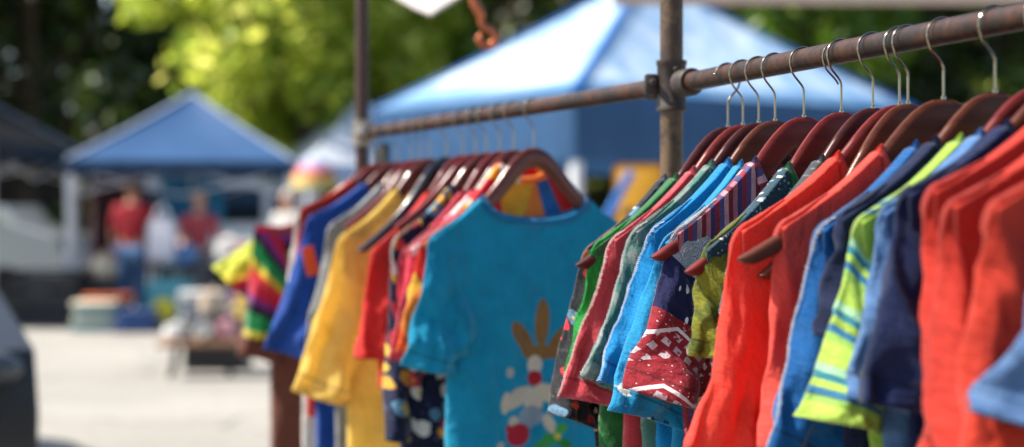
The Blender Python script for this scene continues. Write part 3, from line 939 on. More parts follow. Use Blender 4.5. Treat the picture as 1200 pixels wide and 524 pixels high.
mb.lathe([(.0145, .0), (.0190, .002), (.0190, .030), (.0175, .033), (.0140, .0335)], (fa - Vector((PX, PY, 0))) + df * .006, 26, 0, Mf)
mb.box((-.030, -.004, zc + .002), (.020, .012, .030), 0, 0, .004)
mb.lathe([(.001, -.006), (.0055, -.005), (.0055, .005), (.004, .007), (.001, .0075)], (-.028, -.013, zc + .004), 6, 0, Matrix.Rotation(R(90), 4, 'X'))
mb.lathe([(.001, -.006), (.0042, -.005), (.0042, .005), (.003, .006), (.001, .0065)], (.004, -.0235, zc + .022), 6, 0, Matrix.Rotation(R(90), 4, 'X'))
mb.build('clamp', CLAMPM, rack, True)
mb = MB()
mb.lathe([(.015, -.03), (.021, -.029), (.021, .029), (.015, .03)], (FPX - PX, FPY - PY, zc), 20)
mb.lathe([(.014, 0), (.02, .002), (.02, .04), (.014, .042)], Vector((FPX - PX, FPY - PY, zc)) - df * .06, 20, 0, Mf)
mb.build('clamp', solid('far_clamp_steel', '8d8379', .3, .8, .2, 20), rack, True)
for (x, y) in ((0, 0), (FPX - PX, FPY - PY), (nb.x - PX, nb.y - PY)):
    mb = MB()
    mb.lathe([(.11, .002), (.11, .010), (.03, .014), (.026, .06), (.018, .062)], (x, y, 0), 28)
    mb.build('foot_plate', CLAMPM, rack, True)

# ------------------------------------------------------------------ ground
def ground_mat():
    g = G('pale_concrete')
    o = g.obj()
    n1 = g.noise(o, .35, 5, .6).outputs['Fac']
    n2 = g.noise(o, 9, 6, .65).outputs['Fac']
    n3 = g.noise(o, 120, 3, .6).outputs['Fac']
    c = g.mix(g.ramp(n1, [(.35, grey(0)), (.65, grey(1))]), rgb('86827a'), rgb('99958c'))
    c = g.mul(c, g.ramp(n2, [(.3, grey(.86)), (.7, grey(1.05))]))
    c = g.mul(c, g.ramp(n3, [(.3, grey(.85)), (.7, grey(1.1))]))
    st = g.noise(o, .9, 5, .7).outputs['Fac']
    c = g.mul(c, g.ramp(st, [(.28, grey(.72)), (.42, grey(1))]))
    vo = g.n('ShaderNodeTexVoronoi', {'Vector': g.n('ShaderNodeVectorMath', {0: o, 1: g.noise(o, 1.5, 4).outputs['Color']}, operation='ADD').outputs[0], 'Scale': .33}, feature='DISTANCE_TO_EDGE')
    c = g.mul(c, g.mix(g.math('LESS_THAN', vo.outputs['Distance'], .006), grey(1), grey(.45)))
    b = g.n('ShaderNodeBump', {'Strength': .4, 'Distance': .004, 'Height': g.math('ADD', n2, n3)})
    return g.done(g.n('ShaderNodeBsdfPrincipled', {'Base Color': c, 'Roughness': .9, 'Normal': b.outputs[0]}).outputs[0])


mb = MB()
mb.add([(-150, -40, 0), (150, -40, 0), (150, 200, 0), (-150, 200, 0)], [(0, 1, 2, 3)])
tag(mb.build('ground', ground_mat()), kind='structure')
g_ = G('grass_verge_soil')
o_ = g_.obj()
c_ = g_.mix(g_.ramp(g_.noise(o_, 1.2, 6, .65).outputs['Fac'], [(.35, grey(0)), (.65, grey(1))]), rgb('2b3a18'), rgb('4a5526'))
verge = g_.done(g_.n('ShaderNodeBsdfPrincipled', {'Base Color': c_, 'Roughness': .95}).outputs[0])
mb = MB()
mb.add([(-150, 27.5, .004), (150, 27.5, .004), (150, 199, .004), (-150, 199, .004)], [(0, 1, 2, 3)])
tag(mb.build('verge', verge), kind='structure')

# ------------------------------------------------------------------ tents
def canvas(name, col, trans=.25, rough=.55, sheen=0.0, spec=.3):
    g = G(name)
    o = g.obj()
    n = g.noise(o, 2.2, 4, .6).outputs['Fac']
    c = g.mul(rgb(col), g.ramp(n, [(.3, grey(.9)), (.7, grey(1.05))]))
    b = g.n('ShaderNodeBump', {'Strength': .5, 'Distance': .06, 'Height': g.noise(o, 1.6, 3, .5).outputs['Fac']})
    p = g.n('ShaderNodeBsdfPrincipled', {'Base Color': c, 'Roughness': rough, 'Sheen Weight': sheen, 'Specular IOR Level': spec, 'Normal': b.outputs[0]})
    tr = g.n('ShaderNodeBsdfTranslucent', {'Color': c})
    return g.done(g.n('ShaderNodeMixShader', {0: trans, 1: p.outputs[0], 2: tr.outputs[0]}).outputs[0])


def tent(label, c, wx, wy, rz, z_eave, z_apex, val, mats, post_mat, sag=.06, group=None, trim=None):
    """pop-up gazebo: canopy of four sagging faces, valance, posts, crossbars"""
    root = empty('market_tent', (c[0], c[1], 0), rz)
    tag(root, label, 'tent', group)
    cs = [(-wx / 2, -wy / 2), (wx / 2, -wy / 2), (wx / 2, wy / 2), (-wx / 2, wy / 2)]
    mb = MB()
    n = 10
    for q in range(4):
        a, b = Vector((*cs[q], z_eave)), Vector((*cs[(q + 1) % 4], z_eave))
        ap = Vector((0, 0, z_apex))
        P = []
        for i in range(n + 1):
            t = i / n
            row = []
            for j in range(n + 1):
                s_ = j / n
                p = a.lerp(b, s_).lerp(ap, t)
                p.z -= sag * math.sin(math.pi * t) * (.4 + math.sin(math.pi * s_)) * (1 if t < .95 else .6)
                row.append(p)
            P.append(row)
        vs = [p for r in P for p in r]
        fs = [(i * (n + 1) + j, i * (n + 1) + j + 1, (i + 1) * (n + 1) + j + 1, (i + 1) * (n + 1) + j) for i in range(n) for j in range(n)]
        mb.add(vs, fs, 0)
    can = mb.build('canopy', [mats[0]], root, True)
    mb = MB()
    for q in range(4):
        a, b = Vector((*cs[q], z_eave)), Vector((*cs[(q + 1) % 4], z_eave))
        nn = ((b - a).cross(Vector((0, 0, 1)))).normalized()
        m = 24
        vs, fs = [], []
        for i in range(m + 1):
            p = a.lerp(b, i / m)
            wv = .02 * math.sin(i * 1.9 + q)
            vs += [p + nn * .006, p + nn * (.02 + wv) - Vector((0, 0, val * .5)), p + nn * (.012 + wv * 1.4) - Vector((0, 0, val))]
        for i in range(m):
            for k in range(2):
                fs.append((i * 3 + k, i * 3 + 3 + k, i * 3 + 4 + k, i * 3 + 1 + k))
        mb.add(vs, fs)
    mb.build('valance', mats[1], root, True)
    if trim is not None:
        mb = MB()
        for q in range(4):
            a, b = Vector((*cs[q], z_eave + .012)), Vector((0, 0, z_apex + .012))
            pts = []
            for i in range(11):
                p = a.lerp(b, i / 10); p.z -= sag * math.sin(math.pi * i / 10) * .4 * (1 if i < 9.5 else .6)
                pts.append(p)
            mb.tube(pts, .036, 8, flat=.4)
        mb.build('hip_trim', trim, root, True)
    for (x, y) in cs:
        mb = MB()
        x, y = x * .97, y * .97
        mb.box((x, y, z_eave / 2), (.09, .09, z_eave), 0, 0, .006)
        mb.box((x, y, .012), (.14, .14, .016), 0, 0, .004)
        mb.build('post', post_mat, root)
    for q in range(4):
        a, b = Vector((*cs[q], z_eave - .05)) * .97, Vector((*cs[(q + 1) % 4], z_eave - .05)) * .97
        m = a.lerp(b, .5)
        dz = Vector((0, 0, .32))
        for p0, p1 in ((a, m - dz), (a - dz, m), (b, m - dz), (b - dz, m)):
            mb = MB(); mb.tube([p0, p1], .013, 6)
            mb.build('crossbar', post_mat, root, True)
    mb = MB(); mb.tube([(0, 0, z_eave - .3), (0, 0, z_apex - .03)], .018, 8)
    mb.build('centre_mast', post_mat, root, True)
    return root


alu = solid('white_frame', 'd3d5d8', .4, .1, .08, 6)
def worn_canvas():
    g = G('worn_blue_canopy')
    o = g.obj()
    n1 = g.n('ShaderNodeTexNoise', {'Vector': g.n('ShaderNodeMapping', {'Vector': o, 'Scale': (1.6, .5, .7), 'Rotation': (0, 0, .5)}).outputs[0], 'Scale': 1.5, 'Detail': 4, 'Roughness': .6, 'Distortion': .5}).outputs['Fac']
    c = g.mix(g.ramp(n1, [(.40, grey(0)), (.62, grey(1))]), rgb('c9dcee'), rgb('8db4d8'))
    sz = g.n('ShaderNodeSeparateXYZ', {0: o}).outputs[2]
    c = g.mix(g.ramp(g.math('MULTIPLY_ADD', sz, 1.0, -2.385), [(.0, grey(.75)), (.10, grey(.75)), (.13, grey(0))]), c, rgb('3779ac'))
    b = g.n('ShaderNodeBump', {'Strength': .8, 'Distance': .09, 'Height': n1})
    p = g.n('ShaderNodeBsdfPrincipled', {'Base Color': c, 'Roughness': .5, 'Normal': b.outputs[0], 'Specular IOR Level': .3})
    tr = g.n('ShaderNodeBsdfTranslucent', {'Color': c})
    return g.done(g.n('ShaderNodeMixShader', {0: .3, 1: p.outputs[0], 2: tr.outputs[0]}).outputs[0])


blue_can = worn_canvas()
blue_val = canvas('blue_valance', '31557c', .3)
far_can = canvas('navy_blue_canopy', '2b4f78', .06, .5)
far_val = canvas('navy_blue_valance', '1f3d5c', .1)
dark_can = canvas('black_canopy', '0b0d13', .02, .8, 0, .1)
steel_trim = canvas('silver_trim', '9dabc2', .1, .4)
blue_trim = canvas('blue_trim', '1d6dbb', .2, .4)

# big tent behind the rack: three visible corners measured from the photo
cL, cN, cR = at(434, 128, 17.8), at(673, 106, 15.0), at(1076, 128, 17.6)
ex = Vector((cR.x - cN.x, cR.y - cN.y, 0)); ey = Vector((cL.x - cN.x, cL.y - cN.y, 0))
ctr = Vector((cN.x, cN.y, 0)) + (ex + ey) / 2
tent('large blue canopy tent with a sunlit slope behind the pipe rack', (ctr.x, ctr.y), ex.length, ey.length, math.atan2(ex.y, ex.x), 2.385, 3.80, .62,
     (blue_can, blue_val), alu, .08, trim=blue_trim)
# smaller navy tent over the people
c2 = at(225, 0, 22.2)
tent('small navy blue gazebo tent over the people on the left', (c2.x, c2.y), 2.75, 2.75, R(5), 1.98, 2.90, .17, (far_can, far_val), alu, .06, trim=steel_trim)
# black tent cut by the left edge
c3 = at(-60, 0, 21.2)
tent('black gazebo tent with silver edging, cut by the left edge', (c3.x - .4, c3.y), 3.1, 3.1, R(-4), 2.18, 3.25, .25, (dark_can, canvas('black_valance', '14161d', .03)), alu, .10, trim=steel_trim)
# pale tent between the far post and the small gazebo
c4 = at(400, 0, 27)
tent('cream and pale blue tent seen left of the far post', (c4.x + .3, c4.y), 2.6, 2.6, R(25), 2.1, 3.2, .35, (canvas('cream_canopy', 'c9cfd8', .2), canvas('pale_valance', 'a8bcd8', .2)), alu, .05)

# ------------------------------------------------------------------ people
def skin(name, joints, edges, mat, parent=None, sub=2, root=0):
    me = bpy.data.meshes.new(name)
    me.from_pydata([j[0] for j in joints], edges, [])
    o = bpy.data.objects.new(name, me)
    COL.objects.link(o)
    sk = o.modifiers.new('s', 'SKIN')
    for i, j in enumerate(joints):
        r = j[1] if hasattr(j[1], '__len__') else (j[1], j[1])
        me.skin_vertices[0].data[i].radius = r
        me.skin_vertices[0].data[i].use_root = (i == root)
    su = o.modifiers.new('u', 'SUBSURF'); su.levels = sub; su.render_levels = sub
    dg = bpy.context.evaluated_depsgraph_get()
    me2 = bpy.data.meshes.new_from_object(o.evaluated_get(dg))
    bpy.data.objects.remove(o); bpy.data.meshes.remove(me)
    me2.name = name
    return link(name, me2, mat, parent)


def person(loc, rz, label, shirt, trousers, hair, skinm, h=1.70, larm=(0, 0), rarm=(0, 0), lean=0.0, group=None):
    root = empty('person', loc, rz)
    root.scale = (h / 1.70,) * 3
    tag(root, label, 'person', group)
    ln = lean

    def L(x, y, z): return (x, y - ln * max(0, z - .9), z)
    FE = []
    J = [(L(0, 0, .93), (.15, .11)), (L(0, 0, 1.12), (.135, .10)), (L(0, .0, 1.30), (.16, .11)), (L(0, 0, 1.42), (.10, .08)), (L(0, -.01, 1.49), .055), (L(0, -.02, 1.56), (.07, .085)), (L(0, -.02, 1.64), (.075, .09)), (L(0, -.01, 1.70), (.05, .06)),
         (L(.09, 0, .88), .09), (L(.10, -.01, .48), .060), (L(.105, .02, .10), .042), (L(.11, -.12, .04), .038),
         (L(-.09, 0, .88), .09), (L(-.10, .0, .48), .060), (L(-.105, .03, .10), .042), (L(-.11, -.11, .04), .038),
         (L(.19, 0, 1.39), .055), (L(.235 + larm[0] * .5, -larm[1] * .4, 1.12), .042), (L(.24 + larm[0], -.06 - larm[1], .88 + larm[1] * .9), .030), (L(.24 + larm[0], -.10 - larm[1] * 1.15, .80 + larm[1] * 1.0), .034),
         (L(-.19, 0, 1.39), .055), (L(-.235 - rarm[0] * .5, -rarm[1] * .4, 1.12), .042), (L(-.24 - rarm[0], -.06 - rarm[1], .88 + rarm[1] * .9), .030), (L(-.24 - rarm[0], -.10 - rarm[1] * 1.15, .80 + rarm[1] * 1.0), .034)]
    for hi, sd in ((19, 1), (23, -1)):
        hx, hy, hz = J[hi][0]
        for q in range(5):
            if q < 4:
                k1 = (hx + sd * .004, hy + (q - 1.5) * .019 - .006, hz - .045 - .004 * (q in (1, 2)))
                k2 = (hx - sd * .012, hy + (q - 1.5) * .020 - .010, hz - .085 - .010 * (q in (1, 2)))
            else:
                k1 = (hx - sd * .010, hy - .045, hz - .010)
                k2 = (hx - sd * .016, hy - .062, hz - .040)
            J += [(k1, .0095), (k2, .0075)]
            FE.append((hi, len(J) - 2)); FE.append((len(J) - 2, len(J) - 1))
    J.append((L(0, -.118, 1.605), .012)); FE.append((5, len(J) - 1)) if False else FE.append((6, len(J) - 1))
    E = FE + [(0, 1), (1, 2), (2, 3), (3, 4), (4, 5), (5, 6), (6, 7), (0, 8), (8, 9), (9, 10), (10, 11), (0, 12), (12, 13), (13, 14), (14, 15), (2, 16), (16, 17), (17, 18), (18, 19), (2, 20), (20, 21), (21, 22), (22, 23)]
    skin('body', J, E, skinm, root)

    def grow(ids, k, cut=None):
        m = {a: i for i, a in enumerate(ids)}
        js = []
        for a in ids:
            r = J[a][1]
            r = tuple(q * k + .008 for q in r) if hasattr(r, '__len__') else r * k + .008
            js.append([J[a][0], r])
        es = [(m[a], m[b]) for a, b in E if a in m and b in m]
        return js, es
    js, es = grow([0, 1, 2, 3, 16, 17, 20, 21], 1.10)
    skin('shirt', js, es, shirt, root)
    js, es = grow([0, 8, 9, 10, 12, 13, 14], 1.12)
    js[0][0] = L(0, 0, .96)
    skin('trousers', js, es, trousers, root)
    mb = MB()
    mb.ball(L(0, .008, 1.655), (.088, .105, .085), 0, 3)
    mb.build('hair', hair, root, True)
    for sx in (-1, 1):
        mb = MB(); mb.ball(L(sx * .031, -.098, 1.625), (.013, .008, .007), 0, 2); mb.build('eye', eye_m, root, True)
        mb = MB(); mb.ball(L(sx * .083, -.012, 1.60), (.012, .022, .032), 0, 2); mb.build('ear', skinm, root, True)
    mb = MB(); mb.ball(L(0, -.098, 1.555), (.024, .008, .006), 0, 2); mb.build('mouth', lip_m, root, True)
    return root


eye_m = solid('eye_dark', '1c1512', .3); lip_m = solid('lips', '8a4a44', .5)
sk1 = solid('skin_tan', 'a8735a', .6); sk2 = solid('skin_light', 'c6957a', .6)
person((at(155, 0, 20.3).x, 20.3, 0), R(170), 'person in a dark red t-shirt and blue jeans standing under the small gazebo', solid('red_cotton', '8e1220', .9), solid('jeans_blue', '32547c', .9), solid('dark_hair', '2a1a14', .7), sk1, 1.70, (.04, .05), (.05, .18))
person((at(232, 0, 21.0).x, 21.0, 0), R(20), 'person with fair hair in a faded red top behind the table', solid('faded_red_cotton', 'b24a4e', .9), solid('grey_trousers', '5a5d66', .9), solid('fair_hair', 'b58a5c', .7), sk2, 1.56, (.03, .22), (.03, .22), .12)
person((at(338, 0, 20.0).x, 20.0, 0), R(-30), 'person with white hair in a white top standing beyond the rainbow jumpers', solid('white_cotton', 'b9b7b2', .9), solid('dark_trousers', '33343c', .9), solid('white_hair', 'b5aca2', .7), sk2, 1.58, (.02, .1), (.02, .1))

# white shopping bag carried by the person in red
bag_white = solid('bag_white', 'c9c9d2', .6)
def bag(label, loc, s, mat, hmat, rz=0.0, spot=None):
    root = empty('shopping_bag', loc, rz)
    tag(root, label, 'bag')
    bm = bmesh.new()
    bmesh.ops.create_cube(bm, size=1)
    bmesh.ops.subdivide_edges(bm, edges=bm.edges[:], cuts=5, use_grid_fill=True)
    for v in bm.verts:
        t = v.co.z + .5
        v.co.x *= s[0] * (1.06 - .22 * t + .06 * noise.noise(v.co * 4)); v.co.y *= s[1] * (1.05 - .55 * t * t)
        v.co.z = t * s[2] + .02 * noise.noise(v.co * 6)
    mb = MB(); mb.bm(bm)
    mb.build('bag_body', mat, root, True)
    for sy in (-1, 1):
        mb = MB()
        mb.tube([(math.cos(a) * s[0] * .25, sy * s[1] * .2, s[2] - .01 + math.sin(a) * s[2] * .35) for a in np.linspace(0, math.pi, 12)], .012, 6)
        mb.build('handle', hmat, root, True)
    if spot:
        mb = MB()
        mb.lathe([(.001, -.002), (s[0] * .24, -.002), (s[0] * .24, .004), (.001, .006)], (-.05, -s[1] * .52 - .004, s[2] * .42), 24, 0, Matrix.Rotation(R(90), 4, 'X'))
        mb.build('emblem', spot, root)


bag('white shopping bag hanging beside the person in dark red', at(190, 303, 19.9), (.30, .16, .46), bag_white, bag_white)
bag('teal carrier bag with a yellow round spot on the ground under the gazebo', (at(200, 0, 19.4).x, 19.4, 0.004), (.56, .3, .56), solid('teal_bag', '0b6273', .6), solid('teal_handle', '0a4c5a', .6), 0, solid('yellow_spot', 'c9c02e', .6))

# ------------------------------------------------------------------ vehicles
glass_dk = solid('car_glass', '10151a', .06, 0, .02, 3, coat=1.0)
tyre_m = solid('tyre_rubber', '15151a', .8)
rim_m = solid('alloy_rim', '9a9da2', .25, .9)


def vehicle(name, cat, label, loc, rz, prof, glassprof, W, paint, wheels, wr=.32):
    """prof: side outline (x, z); x forward"""
    root = empty(name, loc, rz)
    tag(root, label, cat)
    bm = bmesh.new()
    n = len(prof)
    rings = []
    ys = [-W / 2, -W / 2 * .97, -W * .25, 0, W * .25, W / 2 * .97, W / 2]
    zmax = max(p[1] for p in prof)
    for y in ys:
        a = abs(y) / (W / 2)
        ring = []
        for x, z in prof:
            tuck = 1 - .10 * max(0, (z - .9)) / max(.3, zmax - .9)
            yy = y * tuck
            k = (.985 if a > .98 else 1.0)
            ring.append(bm.verts.new((x * (1 - .03 * a ** 4), yy, .45 + (z - .45) * k)))
        rings.append(ring)
    for i in range(len(ys) - 1):
        for j in range(n):
            bm.faces.new((rings[i][j], rings[i][(j + 1) % n], rings[i + 1][(j + 1) % n], rings[i + 1][j]))
    bm.faces.new(rings[0][::-1]); bm.faces.new(rings[-1])
    bmesh.ops.recalc_face_normals(bm, faces=bm.faces[:])
    mb = MB(); mb.bm(bm)
    body = mb.build('body', paint, root, True)
    for sy in (-1, 1):
        for gp in glassprof:
            mb = MB()
            tk = lambda z: (1 - .10 * max(0, (z - .9)) / max(.3, zmax - .9)) * W / 2
            vs = [(x, sy * (tk(z) + .006), z) for x, z in gp]
            vs2 = [(x, sy * (tk(z) - .02), z) for x, z in gp]
            m = len(gp)
            fs = [tuple(range(m)) if sy < 0 else tuple(range(m))[::-1]] + [(i, (i + 1) % m, m + (i + 1) % m, m + i) for i in range(m)]
            mb.add(vs + vs2, fs)
            mb.build('side_window', glass_dk, root)
    xf = max(p[0] for p in prof); xr = min(p[0] for p in prof)
    for sy in (-1, 1):
        mb = MB(); mb.ball((xf - .10, sy * W * .38, .70), (.12, .17, .075), 0, 2)
        mb.build('headlight', solid('lamp_glass', '3a3e44', .2, .1), root, True)
        mb = MB(); mb.ball((xr + .07, sy * W * .40, .80), (.09, .13, .10), 0, 2)
        mb.build('tail_light', solid('lamp_red', '7c1016', .15), root, True)
    for sx in wheels:
        for sy in (-1, 1):
            Mx = Matrix.Rotation(R(90), 4, 'X')
            e = empty('wheel', (sx, sy * (W / 2 - .09), wr)); e.parent = root
            mb = MB(); mb.lathe([(wr * .62, -.10), (wr * .95, -.105), (wr, -.07), (wr, .07), (wr * .95, .105), (wr * .62, .10)], (0, 0, 0), 32, 0, Mx)
            mb.build('tyre', tyre_m, e, True)
            mb = MB(); mb.lathe([(.02, -.085), (wr * .2, -.09), (wr * .55, -.07), (wr * .64, -.098), (wr * .64, .098), (wr * .55, .07), (wr * .2, .09), (.02, .085)], (0, 0, 0), 32, 0, Mx)
            mb.build('rim', rim_m, e, True)
    return root


sedan = [(2.15, .32), (2.20, .55), (2.10, .76), (1.2, .93), (.95, .97), (.25, 1.38), (-.2, 1.45), (-.85, 1.43), (-1.6, 1.08), (-2.0, 1.02), (-2.15, .85), (-2.15, .40), (-1.9, .25), (1.9, .22)]
sg = [[(.80, .99), (.22, 1.33), (-.28, 1.39), (-.30, .99)], [(-.36, .99), (-.36, 1.39), (-.85, 1.36), (-1.38, 1.06), (-1.3, .99)]]
paint_dk = solid('graphite_paint', '15171a', .5, .1, .05, 4, coat=.15)
hd = R(-66)
carv = vehicle('parked_car', 'car', 'dark graphite car with only its rounded front corner inside the left edge', (-3.27, 7.43, 0), hd, sedan, sg, 1.72, paint_dk, (1.35, -1.3))
carv.scale = (1.0, 1.0, 1.02)
van = [(2.35, .35), (2.40, .75), (2.25, 1.02), (1.55, 1.22), (1.05, 1.82), (.8, 1.92), (-2.1, 1.93), (-2.3, 1.80), (-2.35, .45), (-2.2, .30), (2.1, .28)]
vg = [[(1.38, 1.22), (.98, 1.72), (.35, 1.76), (.35, 1.22)], [(.22, 1.22), (.22, 1.76), (-.8, 1.77), (-.8, 1.22)], [(-.95, 1.22), (-.95, 1.77), (-2.0, 1.75), (-2.0, 1.22)]]
wpaint = solid('white_paint', 'c4c6c8', .25, 0, .04, 3, coat=1.0)
vehicle('parked_van', 'van', 'white van parked far behind the small gazebo', (at(292, 0, 27).x, 27, 0), R(8), van, vg, 1.8, wpaint, (1.5, -1.4))
vehicle('parked_van', 'van', 'pale grey van in the shade under the black gazebo', (at(10, 0, 24).x - 1.2, 24.2, 0), R(-6), van, vg, 1.8, solid('pale_grey_paint', '8f959b', .25, .1, .05, 3, coat=1.0), (1.5, -1.4))
vehicle('parked_car', 'car', 'silver hatchback far behind the rainbow jumpers', (at(395, 0, 26).x, 25, 0), R(178), sedan, sg, 1.7, solid('silver_paint', '9aa2ac', .25, .5, .05, 3, coat=1.0), (1.35, -1.3))

# ------------------------------------------------------------------ stall goods
def table(label, c, w, d, h, rz, top_m, leg_m, cloth=None):
    root = empty('trestle_table', (c[0], c[1], 0), rz)
    tag(root, label, 'table')
    mb = MB(); mb.box((0, 0, h - .018), (w, d, .036), 0, 0, .006); mb.build('table_top', top_m, root)
    for sx in (-1, 1):
        for sy in (-1, 1):
            mb = MB(); mb.tube([(sx * (w / 2 - .10), sy * (d / 2 - .06), 0), (sx * (w / 2 - .14), sy * (d / 2 - .09), h - .036)], .018, 8)
            mb.build('leg', leg_m, root, True)
    return root


plank = wood('bench_wood', '7c5a40', '94704f', .6, 0)
dk_metal = solid('dark_metal', '24262b', .5, .6)
bx = at(236, 0, 13.5)
table('low wooden bench with white goods in the sunlit yard', (bx.x, 13.5), .66, .40, .28, R(6), plank, dk_metal)


def pot(name, cat, label, loc, r, h, mat, rz=0):
    root = empty(name, loc, rz)
    tag(root, label, cat)
    mb = MB()
    mb.lathe([(r * .7, 0), (r * .95, h * .25), (r, h * .6), (r * .86, h * .92), (r * .9, h), (r * .8, h), (r * .74, h * .9), (r * .8, h * .5), (r * .6, h * .08)], (0, 0, 0), 28)
    mb.build('pot_body', mat, root, True)
    mb = MB()
    mb.lathe([(r * .88, 0), (r * .9, .008), (r * .5, h * .16), (r * .14, h * .2), (r * .12, h * .26), (r * .16, h * .34), (.004, h * .36)], (0, 0, h), 28)
    mb.build('lid', mat, root, True)


enam = solid('white_enamel', 'd9d6d0', .12, 0, .03, 10, coat=1.0)
chrome = solid('polished_steel', 'c2c4c8', .12, 1.0, .05, 10)
pot('cooking_pot', 'pot', 'shiny white enamel pot on the low bench', at(207, 400, 13.5) + Vector((0, 0, .004)), .11, .12, enam)
pot('cooking_pot', 'pot', 'polished steel pot on the low bench, glinting in the sun', at(238, 400, 13.45) + Vector((0, 0, .004)), .10, .13, chrome)
pot('cooking_pot', 'pot', 'small dull pink pot at the right end of the low bench', at(266, 400, 13.5) + Vector((0, 0, .004)), .085, .14, solid('pink_enamel', 'b98088', .2, 0, .03, 10, coat=.8))
pot('storage_jar', 'jar', 'round tan jar standing on the black crate behind the bench', (at(250, 0, 14.2).x, 14.2, .425), .12, .2, solid('tan_ceramic', 'b7a58e', .25, 0, .05, 10, coat=.6))


def crate(label, loc, s, mat, rz=0, group=None):
    root = empty('storage_crate', loc, rz)
    tag(root, label, 'crate', group)
    mb = MB()
    t = .02
    mb.box((0, 0, t / 2), (s[0], s[1], t))
    for sx in (-1, 1):
        mb.box((sx * (s[0] / 2 - t / 2), 0, s[2] / 2 + t / 2 + .001), (t, s[1], s[2] - t), 0, 0, .003)
        for k in range(3):
            mb.box((0, sx * (s[1] / 2 - t / 2), .07 + t + k * s[2] / 3), (s[0] - 2 * t - .002, t, s[2] / 3 - .03), 0, 0, .003)
    mb.build('crate_box', mat, root)
    mb = MB()
    mb.box((0, 0, s[2] + .02), (s[0] + .02, s[1] + .02, .03), 0, 0, .008)
    mb.build('lid', mat, root)


blk = solid('black_crate', '1c1d22', .5)
crate('black lidded crate behind the low bench', (at(256, 0, 14.2).x, 14.2, .0), (.5, .4, .38), blk)
crate('large black crate under the small gazebo, left of the teal bag', (at(120, 0, 20.6).x, 20.6, 0), (.6, .5, .5), solid('charcoal_crate', '2b2d33', .6))
crate('dark crate under the black gazebo by its silver post', (at(60, 0, 20.4).x, 20.4, 0), (.8, .6, .62), blk)
table('long folding table with dark cloth under the small gazebo', (at(250, 0, 21.2).x, 20.1), 1.3, .6, .74, R(2), solid('dark_cloth', '2c2f38', .9), alu)
pot('storage_jar', 'jar', 'cream jar on the long folding table', (at(268, 0, 20.1).x, 20.1, .745), .16, .26, enam)
pot('storage_jar', 'jar', 'round cream jar on the charcoal crate under the gazebo', (at(124, 0, 20.6).x, 20.6, .54), .17, .26, solid('cream_ceramic', 'cfc2a8', .2, 0, .04, 8, coat=.7))
def folded(label, loc, n, cols, s, rz=0):
    root = empty('folded_cloth_stack', loc, rz)
    tag(root, label, 'folded clothes')
    rnd = random.Random(len(label))
    for k in range(n):
        mb = MB()
        mb.box((rnd.uniform(-.02, .02), rnd.uniform(-.02, .02), s[2] * (k + .5)), (s[0] * rnd.uniform(.88, 1), s[1] * rnd.uniform(.88, 1), s[2] * .94), rnd.uniform(-.08, .08), 0, s[2] * .3)
        mb.build('folded_cloth', solid('folded_' + cols[k % len(cols)], cols[k % len(cols)], .9), root, True)


folded('stack of folded pink and white cloths at the right of the folding table', (at(300, 0, 20).x, 20.0, .745), 4, ['c06a78', 'd6d0c8'], (.34, .28, .07))
folded('stack of folded blue cloths at the left of the folding table', (at(216, 0, 20).x, 20.0, .745), 3, ['3f6fa8', '6f9cc8'], (.32, .28, .07))
folded('low pile of folded orange and maroon cloths in front of the charcoal crate', (at(128, 0, 19.6).x, 19.6, .004), 5, ['b4562c', '6c2430'], (.5, .4, .08))
folded('pile of folded grey and white cloths on the ground right of the teal bag', (at(240, 0, 19.3).x, 19.3, .004), 5, ['a9aaad', 'd2cfc8', '77808a'], (.55, .4, .09))
crate('red crate on the ground under the folding table', (at(275, 0, 19.6).x, 19.6, 0), (.5, .4, .34), solid('red_crate', '9c2a2c', .5))
crate('green crate beside the gazebo post, behind the rainbow jumpers', (at(322, 0, 19.4).x, 19.4, 0), (.5, .4, .42), solid('green_crate', '2f6a48', .5))
goods = [((112, 19.2), 'low pile of folded teal and cream cloths left of the orange pile', ['2a7f8c', 'd0c6ac'], 4, .50),
         ((160, 19.0), 'low pile of folded navy cloths at the feet of the person in red', ['27406c', '3f5f94'], 3, .46),
         ((262, 18.7), 'pile of folded purple and white cloths in front of the red crate', ['6a3c84', 'd3d0d4'], 5, .44),
         ((300, 18.5), 'pile of folded yellow cloths beside the purple pile', ['cfae3a', 'd8c878'], 5, .44),
         ((335, 18.6), 'pile of folded scarlet and white cloths at the foot of the green crate', ['b9303a', 'd6d2ce'], 6, .46)]
for (px, Y), lb, cs_, n_, w_ in goods:
    folded(lb, (at(px, 0, Y).x, Y, .004), n_, cs_, (w_, .38, .085))
# cloths hung in the back of the small gazebo
def hung_cloth(label, a, b, z0, z1, mat, seed=0):
    root = empty('hanging_cloth', a)
    tag(root, label, 'cloth')
    a, b = Vector(a), Vector(b)
    n, m = 24, 10
    vs, fs = [], []
    for i in range(n + 1):
        for j in range(m + 1):
            p = (b - a) * (i / n)
            p.z = z1 + (z0 - z1) * j / m - a.z
            p.y += .05 * math.sin(i * 1.1 + seed) * (.3 + j / m)
            vs.append(p)
    for i in range(n):
        for j in range(m):
            k = i * (m + 1) + j
            fs.append((k, k + 1, k + m + 2, k + m + 1))
    mb = MB(); mb.add(vs, fs); mb.build('cloth_sheet', mat, root, True)
    mb = MB(); mb.tube([Vector((0, 0, z1 - a.z + .01)), (b - a) + Vector((0, 0, z1 - a.z + .01))], .012, 8); mb.build('hanging_pole', alu, root, True)


